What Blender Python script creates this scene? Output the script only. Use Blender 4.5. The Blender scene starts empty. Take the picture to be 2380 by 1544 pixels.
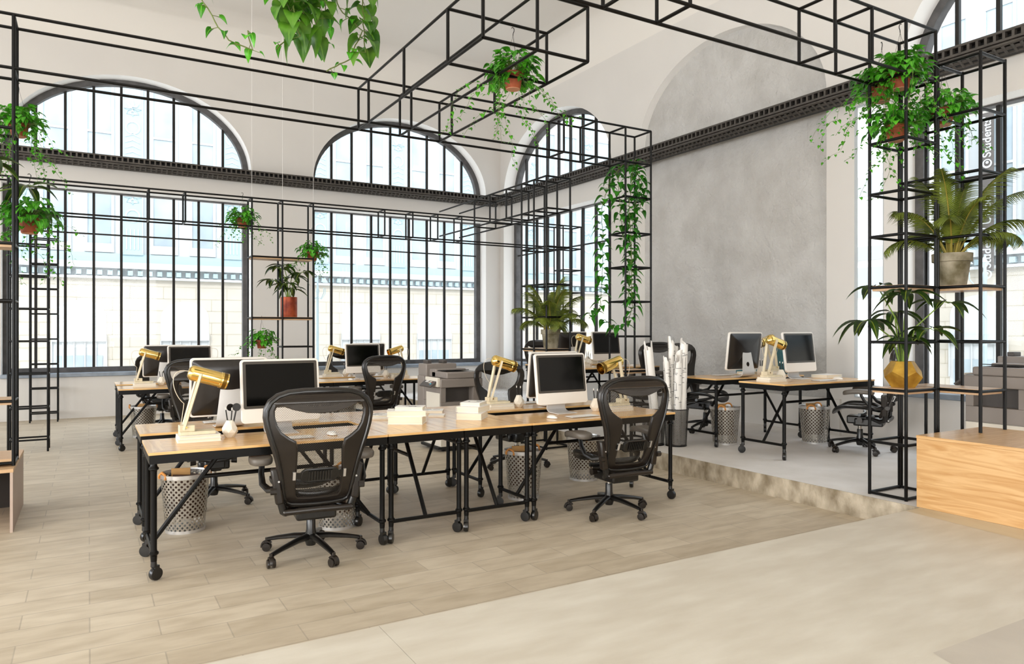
import bpy, bmesh, math, random
from math import sin, cos, pi, radians as R, sqrt, atan2
from mathutils import Vector, Matrix, noise
rnd = random.Random(7)
S = bpy.context.scene
C = S.collection

# ------------------------------------------------------------------ camera, world, lights
cd = bpy.data.cameras.new('camera'); cam = bpy.data.objects.new('camera', cd); C.objects.link(cam)
cam.location = (0, 0, 1.48)
cam.rotation_euler = (R(90), 0, -atan2(0.5075, 0.8616))
cd.sensor_width = 36; cd.lens = 36*1672/2380; cd.shift_y = -4.5/2380
cd.clip_end = 200
S.camera = cam
S.view_settings.view_transform = 'Standard'; S.view_settings.look = 'None'
S.view_settings.exposure = -0.1; S.view_settings.gamma = 1
S.cycles.transparent_max_bounces = 24
S.cycles.max_bounces = 8; S.cycles.diffuse_bounces = 5; S.cycles.glossy_bounces = 4
S.cycles.caustics_reflective = False; S.cycles.caustics_refractive = False
S.cycles.sample_clamp_indirect = 6
W = bpy.data.worlds.new('world'); S.world = W; W.use_nodes = True
wn = W.node_tree.nodes; wl = W.node_tree.links
bg = wn['Background']; bg.inputs[0].default_value = (0.86, 0.93, 1.0, 1); bg.inputs[1].default_value = 4.6

def sun(name, d, e, col, ang):
    l = bpy.data.lights.new(name, 'SUN'); l.energy = e; l.color = col; l.angle = R(ang)
    o = bpy.data.objects.new(name, l); C.objects.link(o)
    o.rotation_euler = Vector(d).to_track_quat('-Z', 'Y').to_euler()
sun('sun', (0.56, 0.61, -0.56), 1.75, (1.0, 0.96, 0.90), 1.0)
def area(name, loc, d, sx, sy, e, col, spread=180):
    l = bpy.data.lights.new(name, 'AREA'); l.shape = 'RECTANGLE'; l.size = sx; l.size_y = sy; l.energy = e; l.color = col
    l.spread = R(spread)
    o = bpy.data.objects.new(name, l); C.objects.link(o); o.location = loc
    o.rotation_euler = Vector(d).to_track_quat('-Z', 'Z').to_euler()
# daylight through the windows of the two walls behind the camera
for i, x in enumerate((-4.3, 0.7)):
    area('rear_window_daylight', (x, -6.35, 2.45), (0, 1, 0.0), 3.7, 3.4, 215, (1.0, 0.945, 0.87))
for i, y in enumerate((-3.4, 1.2, 5.8, 10.4)):
    area('left_window_daylight', (-7.75, y, 2.45), (1, 0, 0.0), 2.6, 2.8, (210, 480, 240, 110)[i], (1.0, 0.95, 0.88) if i < 2 else (0.93, 0.96, 1.0))

# ------------------------------------------------------------------ materials
def rgb(h):
    v = [int(h[i:i+2], 16)/255 for i in (0, 2, 4)]
    return tuple(c/12.92 if c <= 0.04045 else ((c+0.055)/1.055)**2.4 for c in v) + (1,)
def mat(name, col, rough=0.5, metal=0.0, var=0.0, scale=6.0, bump=0.0, bscale=60.0, col2=None, detail=4, stretch=None, spec=0.5, coat=0.0, bd=0.01):
    m = bpy.data.materials.new(name); m.use_nodes = True
    n = m.node_tree.nodes; l = m.node_tree.links; b = n['Principled BSDF']
    c = rgb(col) if isinstance(col, str) else col
    b.inputs['Base Color'].default_value = c; b.inputs['Roughness'].default_value = rough
    b.inputs['Metallic'].default_value = metal; b.inputs['Specular IOR Level'].default_value = spec
    if coat: b.inputs['Coat Weight'].default_value = coat; b.inputs['Coat Roughness'].default_value = 0.15
    tc = n.new('ShaderNodeTexCoord'); src = tc.outputs['Object']
    if stretch:
        mp = n.new('ShaderNodeMapping'); mp.inputs['Scale'].default_value = stretch; l.new(src, mp.inputs[0]); src = mp.outputs[0]
    if var or col2:
        t = n.new('ShaderNodeTexNoise'); t.inputs['Scale'].default_value = scale; t.inputs['Detail'].default_value = detail
        l.new(src, t.inputs['Vector'])
        r = n.new('ShaderNodeValToRGB'); r.color_ramp.elements[0].position = 0.35; r.color_ramp.elements[1].position = 0.68
        c2 = rgb(col2) if col2 else tuple(x*(1-var) for x in c[:3]) + (1,)
        r.color_ramp.elements[0].color = c2; r.color_ramp.elements[1].color = c
        l.new(t.outputs[0], r.inputs[0]); l.new(r.outputs[0], b.inputs['Base Color'])
    if bump:
        t2 = n.new('ShaderNodeTexNoise'); t2.inputs['Scale'].default_value = bscale; t2.inputs['Detail'].default_value = 5
        l.new(src, t2.inputs['Vector'])
        bp = n.new('ShaderNodeBump'); bp.inputs['Strength'].default_value = bump; bp.inputs['Distance'].default_value = bd
        l.new(t2.outputs[0], bp.inputs['Height']); l.new(bp.outputs[0], b.inputs['Normal'])
    return m
M = {}
M['wall'] = mat('wall_paint', 'd3cfca', 0.85, var=0.03, scale=1.2, bump=0.05, bscale=120)
M['reveal'] = mat('reveal_lit_white', 'f4f2ef', 0.7)  # whiter than the walls: window light on the reveals put into the colour
M['ceil'] = mat('ceiling_paint', 'dcd7d0', 0.9)
M['niche'] = mat('niche_plaster', 'c2c0bd', 0.9, col2='b3b0ac', scale=2.4, detail=15, bump=1.0, bscale=9.0, bd=0.04)
M['steel'] = mat('black_steel', '070605', 0.38, 0.0, spec=0.22)
M['iron'] = mat('window_iron', '5a5858', 0.6, 0.2, var=0.35, scale=8, bump=0.15, bscale=50)
M['mull'] = mat('mullion_iron', '1f1c19', 0.5, 0.0, spec=0.3)
M['sill'] = mat('sill_stone', '8d97a3', 0.35, var=0.3, scale=6)
M['girder'] = mat('girder_iron', '56514c', 0.5, 0.4, var=0.3, scale=10)
M['girderdark'] = mat('girder_core', '23211f', 0.6, 0.3)
M['concrete'] = mat('old_concrete', 'c4b8a4', 0.9, col2='7f725c', scale=5.5, detail=15, bump=0.9, bscale=26, stretch=(1, 1.4, 0.9))
M['platform'] = mat('platform_concrete', 'dfdcda', 0.8, col2='cfcbc6', scale=2.2, detail=8, bump=0.12, bscale=30)
M['slab'] = mat('foreground_stone', 'd0cabd', 0.55, col2='c3bbac', scale=3.5, detail=12, bump=0.08, bscale=25, stretch=(0.7, 2.4, 1))
M['slab2'] = mat('foreground_stone_veined', 'd0c4ab', 0.55, col2='bcae92', scale=2.6, detail=12, bump=0.08, bscale=25, stretch=(1.5, 0.5, 1))
M['slab_shadow'] = mat('foreground_stone_shadow', 'bdb5a9', 0.55, col2='aea69b', scale=2.6, detail=10, bump=0.08, bscale=25)
M['white'] = mat('white_plastic', 'e8e3dc', 0.3)
M['alu'] = mat('brushed_aluminium', 'd4d2d0', 0.28, 0.75)
M['aluw'] = mat('pale_stand', 'd9d6d3', 0.35, 0.25)
M['screen'] = mat('screen_glass', '050505', 0.10, 0.0, spec=0.3)
M['bezel'] = mat('screen_bezel', '45403a', 0.25)
M['mback'] = mat('monitor_back', '1d1815', 0.28, spec=0.6)
M['blackp'] = mat('black_plastic', '0d0c0b', 0.3, spec=0.6, bump=0.03, bscale=200)
M['charp'] = mat('charcoal_plastic', '1e1813', 0.30, spec=0.5, bump=0.05, bscale=220)
M['padp'] = mat('arm_pad', '5a534b', 0.45, bump=0.06, bscale=260)
M['foam'] = mat('head_band', '2b2623', 0.2, spec=0.7)
M['chrome'] = mat('chrome', 'cfcdc9', 0.15, 1.0)
M['gold'] = mat('polished_brass', 'f2d07c', 0.13, 1.0)
M['goldd'] = mat('brass_perforated', '7a5d28', 0.35, 0.9)
M['lampwood'] = mat('pale_lamp_wood', 'ddd0b2', 0.6, var=0.18, scale=14, stretch=(1, 1, 0.2))
M['cord'] = mat('cream_cord', 'd9cdb8', 0.6)
M['ceramic'] = mat('white_ceramic', 'e4dccd', 0.25)
M['paper'] = mat('white_cover', 'ebe7e1', 0.5)
M['pages'] = mat('book_pages', 'ece3cf', 0.85, var=0.16, scale=60, stretch=(0.02, 0.02, 1.5))
M['ink'] = mat('black_ink', '1c1b1a', 0.6)
M['ply'] = mat('plywood_edge', 'cda777', 0.5, var=0.15, scale=8, stretch=(0.3, 0.3, 4))
M['shelfw'] = mat('shelf_wood', 'c9a47c', 0.4, var=0.12, scale=10, stretch=(1, 6, 1))
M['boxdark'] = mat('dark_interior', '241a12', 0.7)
M['boxside'] = mat('taupe_laminate', 'b5a295', 0.55, bump=0.1, bscale=180)
M['terra'] = mat('terracotta', 'a3522f', 0.8, col2='823c22', scale=7, bump=0.1, bscale=60)
M['terral'] = mat('terracotta_pale', 'c98f72', 0.85)
M['soil'] = mat('soil', '2c2018', 0.95, bump=0.4, bscale=60)
M['potc'] = mat('mossy_concrete_pot', 'a39a86', 0.9, col2='5a5238', scale=7, detail=9, bump=0.35, bscale=30)
M['copper'] = mat('rusted_copper', 'b9572f', 0.45, 0.45, col2='6d2410', scale=7, detail=8)
M['goldpot'] = mat('aged_gold', 'd8ad48', 0.45, 0.55, col2='a3782a', scale=9, detail=8)
M['stem'] = mat('green_stem', '6f8a2d', 0.5)
M['stemp'] = mat('palm_stem', '9a8a3a', 0.6)
M['vine'] = mat('vine_stem', '5c6a2c', 0.6)
M['wire'] = mat('thin_wire', '3b3833', 0.5, 0.3)
M['wirew'] = mat('white_cable', 'e8e6e2', 0.5)
M['copg'] = mat('copier_grey', '857c75', 0.5, bump=0.05, bscale=200)
M['copd'] = mat('copier_dark', '4c4642', 0.55)
M['copw'] = mat('copier_white', 'd8d0c2', 0.5)
M['black'] = mat('matt_black', '0d0c0b', 0.6)
M['teal'] = mat('teal_board', '3f7f80', 0.5, col2='2b5f6f', scale=30)
M['kraft'] = mat('kraft_paper', 'b98d55', 0.8, var=0.15, scale=9)
M['rope'] = mat('orange_rope', 'cc8a45', 0.8, bump=0.4, bscale=160)
M['brown'] = mat('brown_card', '4a2f1d', 0.7)
M['perf'] = None
M['fblue'] = mat('facade_blue', '9db3ba', 0.9)
M['fwhite'] = mat('facade_white', 'b9bdbf', 0.9)
M['fcream'] = mat('facade_cream', 'b9b3a8', 0.9, var=0.06, scale=2)
M['fline'] = mat('facade_joint', 'aca595', 0.9)
M['fglass'] = mat('facade_window', 'a6b4bc', 0.3, var=0.25, scale=1.2)
M['fgrey'] = mat('facade_grey', 'b4b8ba', 0.8)
M['fdark'] = mat('facade_dark', '3d3a3a', 0.8)
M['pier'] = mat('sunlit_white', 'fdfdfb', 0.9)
M['street'] = mat('street_paving', 'e2dfd9', 0.9)
M['banner'] = mat('banner_cloth', '57524f', 0.8)
M['lampmetal'] = mat('street_lamp_metal', '9fb0b4', 0.6)
M['red'] = mat('red_paint', '8e2a45', 0.6)
M['btn'] = mat('cyan_button', '2f9fc0', 0.5)

def glass(name, fac=0.07):
    m = bpy.data.materials.new(name); m.use_nodes = True; n = m.node_tree.nodes; l = m.node_tree.links
    n.remove(n['Principled BSDF']); t = n.new('ShaderNodeBsdfTransparent'); g = n.new('ShaderNodeBsdfGlossy'); g.inputs['Roughness'].default_value = 0.02
    mx = n.new('ShaderNodeMixShader'); mx.inputs[0].default_value = fac
    l.new(t.outputs[0], mx.inputs[1]); l.new(g.outputs[0], mx.inputs[2]); l.new(mx.outputs[0], n['Material Output'].inputs[0])
    return m
M['glass'] = glass('window_glass', 0.012)

def perforated(name, col, su, sv, radius, rough=0.4, metal=0.0, ell=1.0):
    """solid sheet with staggered holes cut by the alpha, from the UV map (metres)"""
    m = bpy.data.materials.new(name); m.use_nodes = True; n = m.node_tree.nodes; l = m.node_tree.links
    b = n['Principled BSDF']; b.inputs['Base Color'].default_value = rgb(col); b.inputs['Roughness'].default_value = rough; b.inputs['Metallic'].default_value = metal
    uv = n.new('ShaderNodeUVMap'); sp = n.new('ShaderNodeSeparateXYZ'); l.new(uv.outputs[0], sp.inputs[0])
    def mt(op, a, bb=None, cc=None):
        k = n.new('ShaderNodeMath'); k.operation = op
        for i, v in enumerate((a, bb, cc)):
            if v is None: continue
            if isinstance(v, (int, float)): k.inputs[i].default_value = v
            else: l.new(v, k.inputs[i])
        return k.outputs[0]
    u = mt('DIVIDE', sp.outputs[0], su); v = mt('DIVIDE', sp.outputs[1], sv)
    def dist(off):
        fu = mt('SUBTRACT', mt('FRACT', mt('ADD', u, off)), 0.5); fv = mt('SUBTRACT', mt('FRACT', mt('ADD', v, off)), 0.5)
        fv = mt('MULTIPLY', fv, ell)
        return mt('ADD', mt('MULTIPLY', fu, fu), mt('MULTIPLY', fv, fv))
    d = mt('MINIMUM', dist(0.0), dist(0.5))
    hole = mt('LESS_THAN', d, radius*radius)
    l.new(mt('SUBTRACT', 1.0, hole), b.inputs['Alpha'])
    return m
M['net'] = perforated('chair_mesh', '3a342d', 0.0135, 0.0105, 0.34, 0.5, 0.0, 1.0)
M['perf'] = perforated('perforated_steel', 'b4afa6', 0.038, 0.038, 0.22, 0.3, 0.8)
M['netb'] = perforated('dark_wire_mesh', '4a4744', 0.012, 0.012, 0.24, 0.4, 0.7)

def floor_mat():
    m = bpy.data.materials.new('stone_plank_floor'); m.use_nodes = True; n = m.node_tree.nodes; l = m.node_tree.links
    b = n['Principled BSDF']; b.inputs['Roughness'].default_value = 0.55
    tc = n.new('ShaderNodeTexCoord'); mp = n.new('ShaderNodeMapping'); mp.inputs['Location'].default_value = (-0.006, -0.09, 0)
    l.new(tc.outputs['Object'], mp.inputs[0])
    br = n.new('ShaderNodeTexBrick'); br.inputs['Scale'].default_value = 1.0
    br.inputs['Brick Width'].default_value = 0.60; br.inputs['Row Height'].default_value = 0.21
    br.inputs['Mortar Size'].default_value = 0.004; br.inputs['Mortar Smooth'].default_value = 0.3
    br.inputs['Color1'].default_value = rgb('c9bda9'); br.inputs['Color2'].default_value = rgb('bbae99'); br.inputs['Mortar'].default_value = rgb('ada291')
    l.new(mp.outputs[0], br.inputs[0])
    t = n.new('ShaderNodeTexNoise'); t.inputs['Scale'].default_value = 1.0; t.inputs['Detail'].default_value = 9
    mp2 = n.new('ShaderNodeMapping'); mp2.inputs['Scale'].default_value = (3.5, 11, 1); l.new(tc.outputs['Object'], mp2.inputs[0]); l.new(mp2.outputs[0], t.inputs['Vector'])
    r = n.new('ShaderNodeValToRGB'); r.color_ramp.elements[0].position = 0.3; r.color_ramp.elements[1].position = 0.62
    r.color_ramp.elements[0].color = (0.72, 0.68, 0.62, 1); r.color_ramp.elements[1].color = (1.05, 1.05, 1.05, 1)
    l.new(t.outputs[0], r.inputs[0])
    mx = n.new('ShaderNodeMix'); mx.data_type = 'RGBA'; mx.blend_type = 'MULTIPLY'; mx.inputs[0].default_value = 0.62
    l.new(br.outputs[0], mx.inputs[6]); l.new(r.outputs[0], mx.inputs[7]); l.new(mx.outputs[2], b.inputs['Base Color'])
    bp = n.new('ShaderNodeBump'); bp.inputs['Strength'].default_value = 0.25; bp.inputs['Distance'].default_value = 0.01
    l.new(t.outputs[0], bp.inputs['Height']); l.new(bp.outputs[0], b.inputs['Normal'])
    return m
M['floor'] = floor_mat()

def wood_uv(name, a, bcol, scale=(1.2, 26), rough=0.3, coat=0.2, wob=1.0):
    """wood with the grain along U; UV in metres"""
    m = bpy.data.materials.new(name); m.use_nodes = True; n = m.node_tree.nodes; l = m.node_tree.links
    b = n['Principled BSDF']; b.inputs['Roughness'].default_value = rough; b.inputs['Coat Weight'].default_value = coat; b.inputs['Coat Roughness'].default_value = 0.12
    uv = n.new('ShaderNodeUVMap'); mp = n.new('ShaderNodeMapping'); mp.inputs['Scale'].default_value = (scale[0], scale[1], 1); l.new(uv.outputs[0], mp.inputs[0])
    t = n.new('ShaderNodeTexNoise'); t.inputs['Scale'].default_value = 2.0; t.inputs['Detail'].default_value = 8; t.inputs['Distortion'].default_value = wob
    l.new(mp.outputs[0], t.inputs['Vector'])
    r = n.new('ShaderNodeValToRGB'); r.color_ramp.elements[0].position = 0.3; r.color_ramp.elements[1].position = 0.62
    r.color_ramp.elements[0].color = rgb(bcol); r.color_ramp.elements[1].color = rgb(a)
    l.new(t.outputs[0], r.inputs[0]); l.new(r.outputs[0], b.inputs['Base Color'])
    return m
M['desk'] = wood_uv('desk_wood', 'ecc181', 'c58f50', (1.0, 14), 0.28, 0.4)
M['cab'] = wood_uv('maple_veneer', 'd3ab78', 'b98a52', (0.7, 7.0), 0.35, 0.15, 2.2)

def leaf_mat(name, dark, light, rib, rough=0.35):
    m = bpy.data.materials.new(name); m.use_nodes = True; n = m.node_tree.nodes; l = m.node_tree.links
    b = n['Principled BSDF']; b.inputs['Roughness'].default_value = rough
    tc = n.new('ShaderNodeTexCoord'); t = n.new('ShaderNodeTexNoise'); t.inputs['Scale'].default_value = 9; t.inputs['Detail'].default_value = 3
    l.new(tc.outputs['Object'], t.inputs['Vector'])
    r = n.new('ShaderNodeValToRGB'); r.color_ramp.elements[0].position = 0.35; r.color_ramp.elements[1].position = 0.66
    r.color_ramp.elements[0].color = rgb(dark); r.color_ramp.elements[1].color = rgb(light); l.new(t.outputs[0], r.inputs[0])
    uv = n.new('ShaderNodeUVMap'); sp = n.new('ShaderNodeSeparateXYZ'); l.new(uv.outputs[0], sp.inputs[0])
    ab = n.new('ShaderNodeMath'); ab.operation = 'ABSOLUTE'; l.new(sp.outputs[1], ab.inputs[0])
    lt = n.new('ShaderNodeMath'); lt.operation = 'LESS_THAN'; lt.inputs[1].default_value = 0.10; l.new(ab.outputs[0], lt.inputs[0])
    mx = n.new('ShaderNodeMix'); mx.data_type = 'RGBA'; l.new(lt.outputs[0], mx.inputs[0]); l.new(r.outputs[0], mx.inputs[6]); mx.inputs[7].default_value = rgb(rib)
    l.new(mx.outputs[2], b.inputs['Base Color'])
    tr = n.new('ShaderNodeBsdfTranslucent'); l.new(mx.outputs[2], tr.inputs[0])
    ms = n.new('ShaderNodeMixShader'); ms.inputs[0].default_value = 0.3
    l.new(b.outputs[0], ms.inputs[1]); l.new(tr.outputs[0], ms.inputs[2]); l.new(ms.outputs[0], n['Material Output'].inputs[0])
    return m
M['pothos'] = leaf_mat('pothos_leaf', '20660f', '5cba2c', '78c63c')
M['philo'] = leaf_mat('broad_leaf', '24540f', '5f9327', '5d8a2c')
M['rubber'] = leaf_mat('dark_long_leaf', '17290e', '33501c', '7d8c2e', 0.3)
M['palm'] = leaf_mat('palm_leaf', '36450f', '7d8b2e', '8f9a45', 0.5)
M['cvine'] = leaf_mat('climbing_leaf', '1b560f', '3d9220', '3d8a22')

# ------------------------------------------------------------------ mesh builder
class MB:
    def __init__(s): s.v = []; s.f = []; s.uv = []; s.has = False
    def add(s, vs, fs, uvs=None, T=None):
        o = len(s.v)
        for p in vs: s.v.append(tuple(T @ Vector(p)) if T is not None else tuple(p))
        for i, f in enumerate(fs):
            s.f.append([o+k for k in f])
            if uvs: s.uv.append([uvs[k] for k in f]); s.has = True
            else: s.uv.append([(0, 0)]*len(f))
        return s
    def box(s, c, d, T=None, uvgrain=None):
        x, y, z = (k/2 for k in d); cx, cy, cz = c
        vs = [(cx+a*x, cy+b*y, cz+e*z) for a in (-1, 1) for b in (-1, 1) for e in (-1, 1)]
        fs = [(0, 1, 3, 2), (4, 6, 7, 5), (0, 4, 5, 1), (2, 3, 7, 6), (0, 2, 6, 4), (1, 5, 7, 3)]
        o = len(s.v); s.add(vs, fs, None, T)
        if uvgrain is not None:
            s.has = True; off = rnd.random()*7
            for k, f in enumerate(fs):
                ax = (0, 0, 1, 1, 2, 2)[k]; rest = [i for i in (0, 1, 2) if i != ax]
                if uvgrain in rest: g = uvgrain; q = [i for i in rest if i != g][0]
                else: g, q = rest
                s.uv[-6+k] = [(vs[i][g]+off, vs[i][q]+off*1.7) for i in f]
        return s
    def bb(s, a, b, T=None, uvgrain=None):
        return s.box([(a[i]+b[i])/2 for i in range(3)], [abs(b[i]-a[i]) for i in range(3)], T, uvgrain)
    def tube(s, pts, rad, n=8, cap=True, T=None, sq=None):
        pts = [Vector(p) for p in pts]; k = len(pts)
        rad = [rad]*k if isinstance(rad, (int, float)) else rad
        vs = []; fs = []; up = Vector((0, 0, 1)); prev = None
        for i, p in enumerate(pts):
            d = (pts[min(i+1, k-1)]-pts[max(i-1, 0)]).normalized()
            if prev is None:
                a = d.cross(up)
                if a.length < 1e-4: a = d.cross(Vector((1, 0, 0)))
                a.normalize()
            else:
                a = prev - d*prev.dot(d)
                if a.length < 1e-5: a = d.orthogonal()
                a.normalize()
            prev = a; b = d.cross(a)
            for j in range(n):
                t = 2*pi*(j+0.5)/n; r = rad[i]
                if sq: vs.append(p + a*cos(t)*r*sq[0] + b*sin(t)*r*sq[1])
                else: vs.append(p + a*cos(t)*r + b*sin(t)*r)
        for i in range(k-1):
            for j in range(n):
                fs.append((i*n+j, i*n+(j+1) % n, (i+1)*n+(j+1) % n, (i+1)*n+j))
        if cap: fs.append(list(range(n))[::-1]); fs.append([(k-1)*n+j for j in range(n)])
        return s.add(vs, fs, None, T)
    def lathe(s, prof, n=24, c=(0, 0, 0), T=None, uvw=None, capb=True, capt=True):
        vs = []; fs = []; uvs = []; L = 0; pl = None
        for (r, z) in prof:
            if pl: L += sqrt((r-pl[0])**2+(z-pl[1])**2)
            pl = (r, z)
            for j in range(n+1):
                t = 2*pi*j/n; vs.append((c[0]+r*cos(t), c[1]+r*sin(t), c[2]+z))
                uvs.append((j/n*(uvw or 1), L))
        m = n+1
        for i in range(len(prof)-1):
            for j in range(n): fs.append((i*m+j, i*m+j+1, (i+1)*m+j+1, (i+1)*m+j))
        if capb and prof[0][0] > 1e-6: fs.append([j for j in range(n)][::-1])
        if capt and prof[-1][0] > 1e-6: fs.append([(len(prof)-1)*m+j for j in range(n)])
        return s.add(vs, fs, uvs if uvw else None, T)
    def build(s, name, m, parent=None, bevel=0.0, smooth=True, ang=38, loc=None):
        me = bpy.data.meshes.new(name); me.from_pydata(s.v, [], s.f)
        if s.has:
            ul = me.uv_layers.new(name='UVMap'); k = 0
            for f in s.uv:
                for q in f: ul.data[k].uv = q; k += 1
        return finish(name, me, m, parent, bevel, smooth, ang, loc)
def finish(name, me, m, parent=None, bevel=0.0, smooth=True, ang=38, loc=None):
    me.materials.clear(); me.materials.append(m if not isinstance(m, str) else M[m])
    if smooth:
        me.shade_smooth(); me.set_sharp_from_angle(angle=R(ang))
    o = bpy.data.objects.new(name, me); C.objects.link(o)
    if parent: o.parent = parent
    if loc: o.location = loc
    if bevel:
        b = o.modifiers.new('bevel', 'BEVEL'); b.width = bevel; b.segments = 2; b.limit_method = 'ANGLE'; b.angle_limit = R(40)
    return o
def plate(loops, depth, T=None, bev=0.0, fn=None, uvm=False):
    """2-D filled outline with holes, given depth; returns an MB"""
    cu = bpy.data.curves.new('tmp', 'CURVE'); cu.dimensions = '2D'; cu.fill_mode = 'BOTH'
    cu.extrude = depth/2-bev if depth else 0; cu.bevel_depth = bev; cu.bevel_resolution = 1
    for lp in loops:
        sp = cu.splines.new('POLY'); sp.points.add(len(lp)-1)
        for i, p in enumerate(lp): sp.points[i].co = (p[0], p[1], 0, 1)
        sp.use_cyclic_u = True
    ob = bpy.data.objects.new('tmp', cu); me = ob.to_mesh()
    b = MB(); vs = [tuple(v.co) for v in me.vertices]
    if depth == 0 and me.polygons and me.polygons[0].normal.z < 0: pass
    fs = [tuple(p.vertices) for p in me.polygons]
    uvs = [(v[0], v[1]) for v in vs] if uvm else None
    if fn: vs = [fn(v) for v in vs]
    b.add(vs, fs, uvs, T)
    ob.to_mesh_clear(); bpy.data.objects.remove(ob); bpy.data.curves.remove(cu)
    return b
def reveals(o, ax, lo):
    """second material slot: white paint, lightened to carry window light, on the cheeks and soffits of the openings"""
    me = o.data; me.materials.append(M['reveal'])
    for p in me.polygons:
        c = p.center; n = p.normal
        if abs(n[ax]) < .5 and .5 < c.z < 6.1: p.material_index = 1
    return o
def empty(name, loc=(0, 0, 0), rz=0, label=None, cat=None, group=None, kind=None):
    o = bpy.data.objects.new(name, None); C.objects.link(o); o.location = loc; o.rotation_euler = (0, 0, rz); o.empty_display_size = 0.1
    return tag(o, label, cat, group, kind)
def tag(o, label=None, cat=None, group=None, kind=None):
    if label: o['label'] = label
    if cat: o['category'] = cat
    if group: o['group'] = group
    if kind: o['kind'] = kind
    return o
def dup(root, loc, rz=None, label=None, group=None, scale=None):
    r = root.copy(); C.objects.link(r); r.location = loc
    if rz is not None: r.rotation_euler = (0, 0, rz)
    if label: r['label'] = label
    if group: r['group'] = group
    if scale: r.scale = scale if not isinstance(scale, (int, float)) else (scale,)*3
    def rec(a, b):
        for ch in list(a.children):
            c = ch.copy(); C.objects.link(c); c.parent = b; c.matrix_parent_inverse = ch.matrix_parent_inverse.copy(); rec(ch, c)
    rec(root, r)
    return r
def rect(x0, y0, x1, y1): return [(x0, y0), (x1, y0), (x1, y1), (x0, y1)]
def ell(cx, cz, rx, rz, z0, n=40):
    """upper part of an ellipse above z0, closed along z0"""
    a0 = math.asin(max(-1, min(1, (z0-cz)/rz)))
    return [(cx+rx*cos(a0+(pi-2*a0)*i/n), cz+rz*sin(a0+(pi-2*a0)*i/n)) for i in range(n+1)]
def arc(cx, cy, r, a0, a1, n=8): return [(cx+r*cos(a0+(a1-a0)*i/n), cy+r*sin(a0+(a1-a0)*i/n)) for i in range(n+1)]
def rrect(w, h, r, cx=0, cy=0, n=6):
    x, y = w/2-r, h/2-r
    return arc(cx+x, cy+y, r, 0, pi/2, n)+arc(cx-x, cy+y, r, pi/2, pi, n)+arc(cx-x, cy-y, r, pi, 1.5*pi, n)+arc(cx+x, cy-y, r, 1.5*pi, 2*pi, n)
TB = lambda y: Matrix(((1, 0, 0, 0), (0, 0, -1, y), (0, 1, 0, 0), (0, 0, 0, 1)))          # plane x,z at y; local z -> -y
TR = lambda x: Matrix(((0, 0, -1, x), (-1, 0, 0, 0), (0, 1, 0, 0), (0, 0, 0, 1)))         # local x -> -y, local y -> z, local z -> -x

# ------------------------------------------------------------------ room shell
YB, XR = 14.15, 8.03
ZC = 7.1
XL, YF = -7.2, -6.0
WTH = 0.55
b = MB(); b.bb((XL-WTH, YF-WTH, -0.3), (XR+WTH, YB+WTH, 0)); tag(b.build('floor', 'floor'), kind='structure')
# raised platform: concrete block, its top and the riser
b = MB(); b.bb((5.245, 3.02, 0.0), (XR, YB, 0.18)); pl = b.build('floor', 'platform'); tag(pl, kind='structure')
b = MB(); b.bb((5.238, 3.02, 0.0), (5.246, YB, 0.1803)); b.bb((XL, 3.013, 0), (5.24, 3.021, .172)); tag(b.build('trim_1', 'concrete'), kind='structure')
b = MB(); b.bb((1.10, YF, 0.0), (5.245, 3.02, 0.18)); b.bb((5.245, 2.1, 0), (XR, 3.02, .1795)); tag(b.build('floor', 'slab'), kind='structure')
b = MB(); b.bb((XL, YF, 0.0), (1.098, 3.02, 0.18)); tag(b.build('floor', 'slab'), kind='structure')
b = MB(); b.add([(5.06, 3.018, .1805), (5.243, 3.018, .1805), (5.243, 1.2, .1805), (4.87, 1.2, .1805)], [(0, 3, 2, 1)]); b.bb((5.245, YF, 0), (XR, 2.1, .18)); tag(b.build('floor', 'slab2'), kind='structure')

b = MB(); b.add([(2.93, 1.635, .1806), (2.60, .8, .1806), (5.2, .8, .1806), (4.5, 1.60, .1806)], [(0, 1, 2, 3)]); tag(b.build('floor', 'slab_shadow'), kind='structure')  # flat grey patch, a cast shadow painted onto the foreground slab
w1 = (-1.21, 2.64); w2 = (3.81, 7.66); w0 = (-6.23, -2.38)
zs, zt_ = 0.75, 3.89
holes = []
for w in (w0, w1, w2):
    holes.append(rect(w[0], zs, w[1], zt_)); holes.append(ell((w[0]+w[1])/2, 4.47, 1.925, 1.43, 4.30))
ob_ = plate([rect(XL-WTH, -0.3, XR+WTH, ZC+.6)]+holes, WTH, TB(YB+WTH/2)).build('wall_back', 'wall'); tag(reveals(ob_, 1, 0), kind='structure')
r3 = (10.15, 14.0); r4 = (0.99, 4.84)
holes = [rect(-w[1], zs+.03, -w[0], zt_) for w in (r3, r4)] + [ell(-(w[0]+w[1])/2, 4.47, 1.925, 1.43, 4.30) for w in (r3, r4)]
holes.append(rect(-5.79, 0.66, -5.05, 4.2))
nic = [(-(7.61)+1.80*cos(a), z) for a, z in ()]
nich = [(-7.61-1.80, 0.30), (-7.61+1.80, 0.30)] + [(-7.61+1.80*cos(pi*i/48), 4.50+1.36*sin(pi*i/48)) for i in range(49)]
holes.append(nich)
mb_ = plate([rect(-YB, -0.3, -YF+WTH, ZC+.6)]+holes, WTH, TR(XR+WTH/2)); mb_.bb((XR, 5.43, .66), (XR+.05, 5.79, 4.2)); ob_ = mb_.build('wall_right', 'wall'); tag(reveals(ob_, 0, 0), kind='structure')
b = MB(); b.bb((XR+0.14, 5.80, 0.2), (XR+0.3, 9.75, 6.2)); 
tag(b.build('wall_right', 'niche'), kind='structure')
holes = [rect(x-1.9, .75, x+1.9, 4.2) for x in (-4.3, 0.7)]
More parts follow.
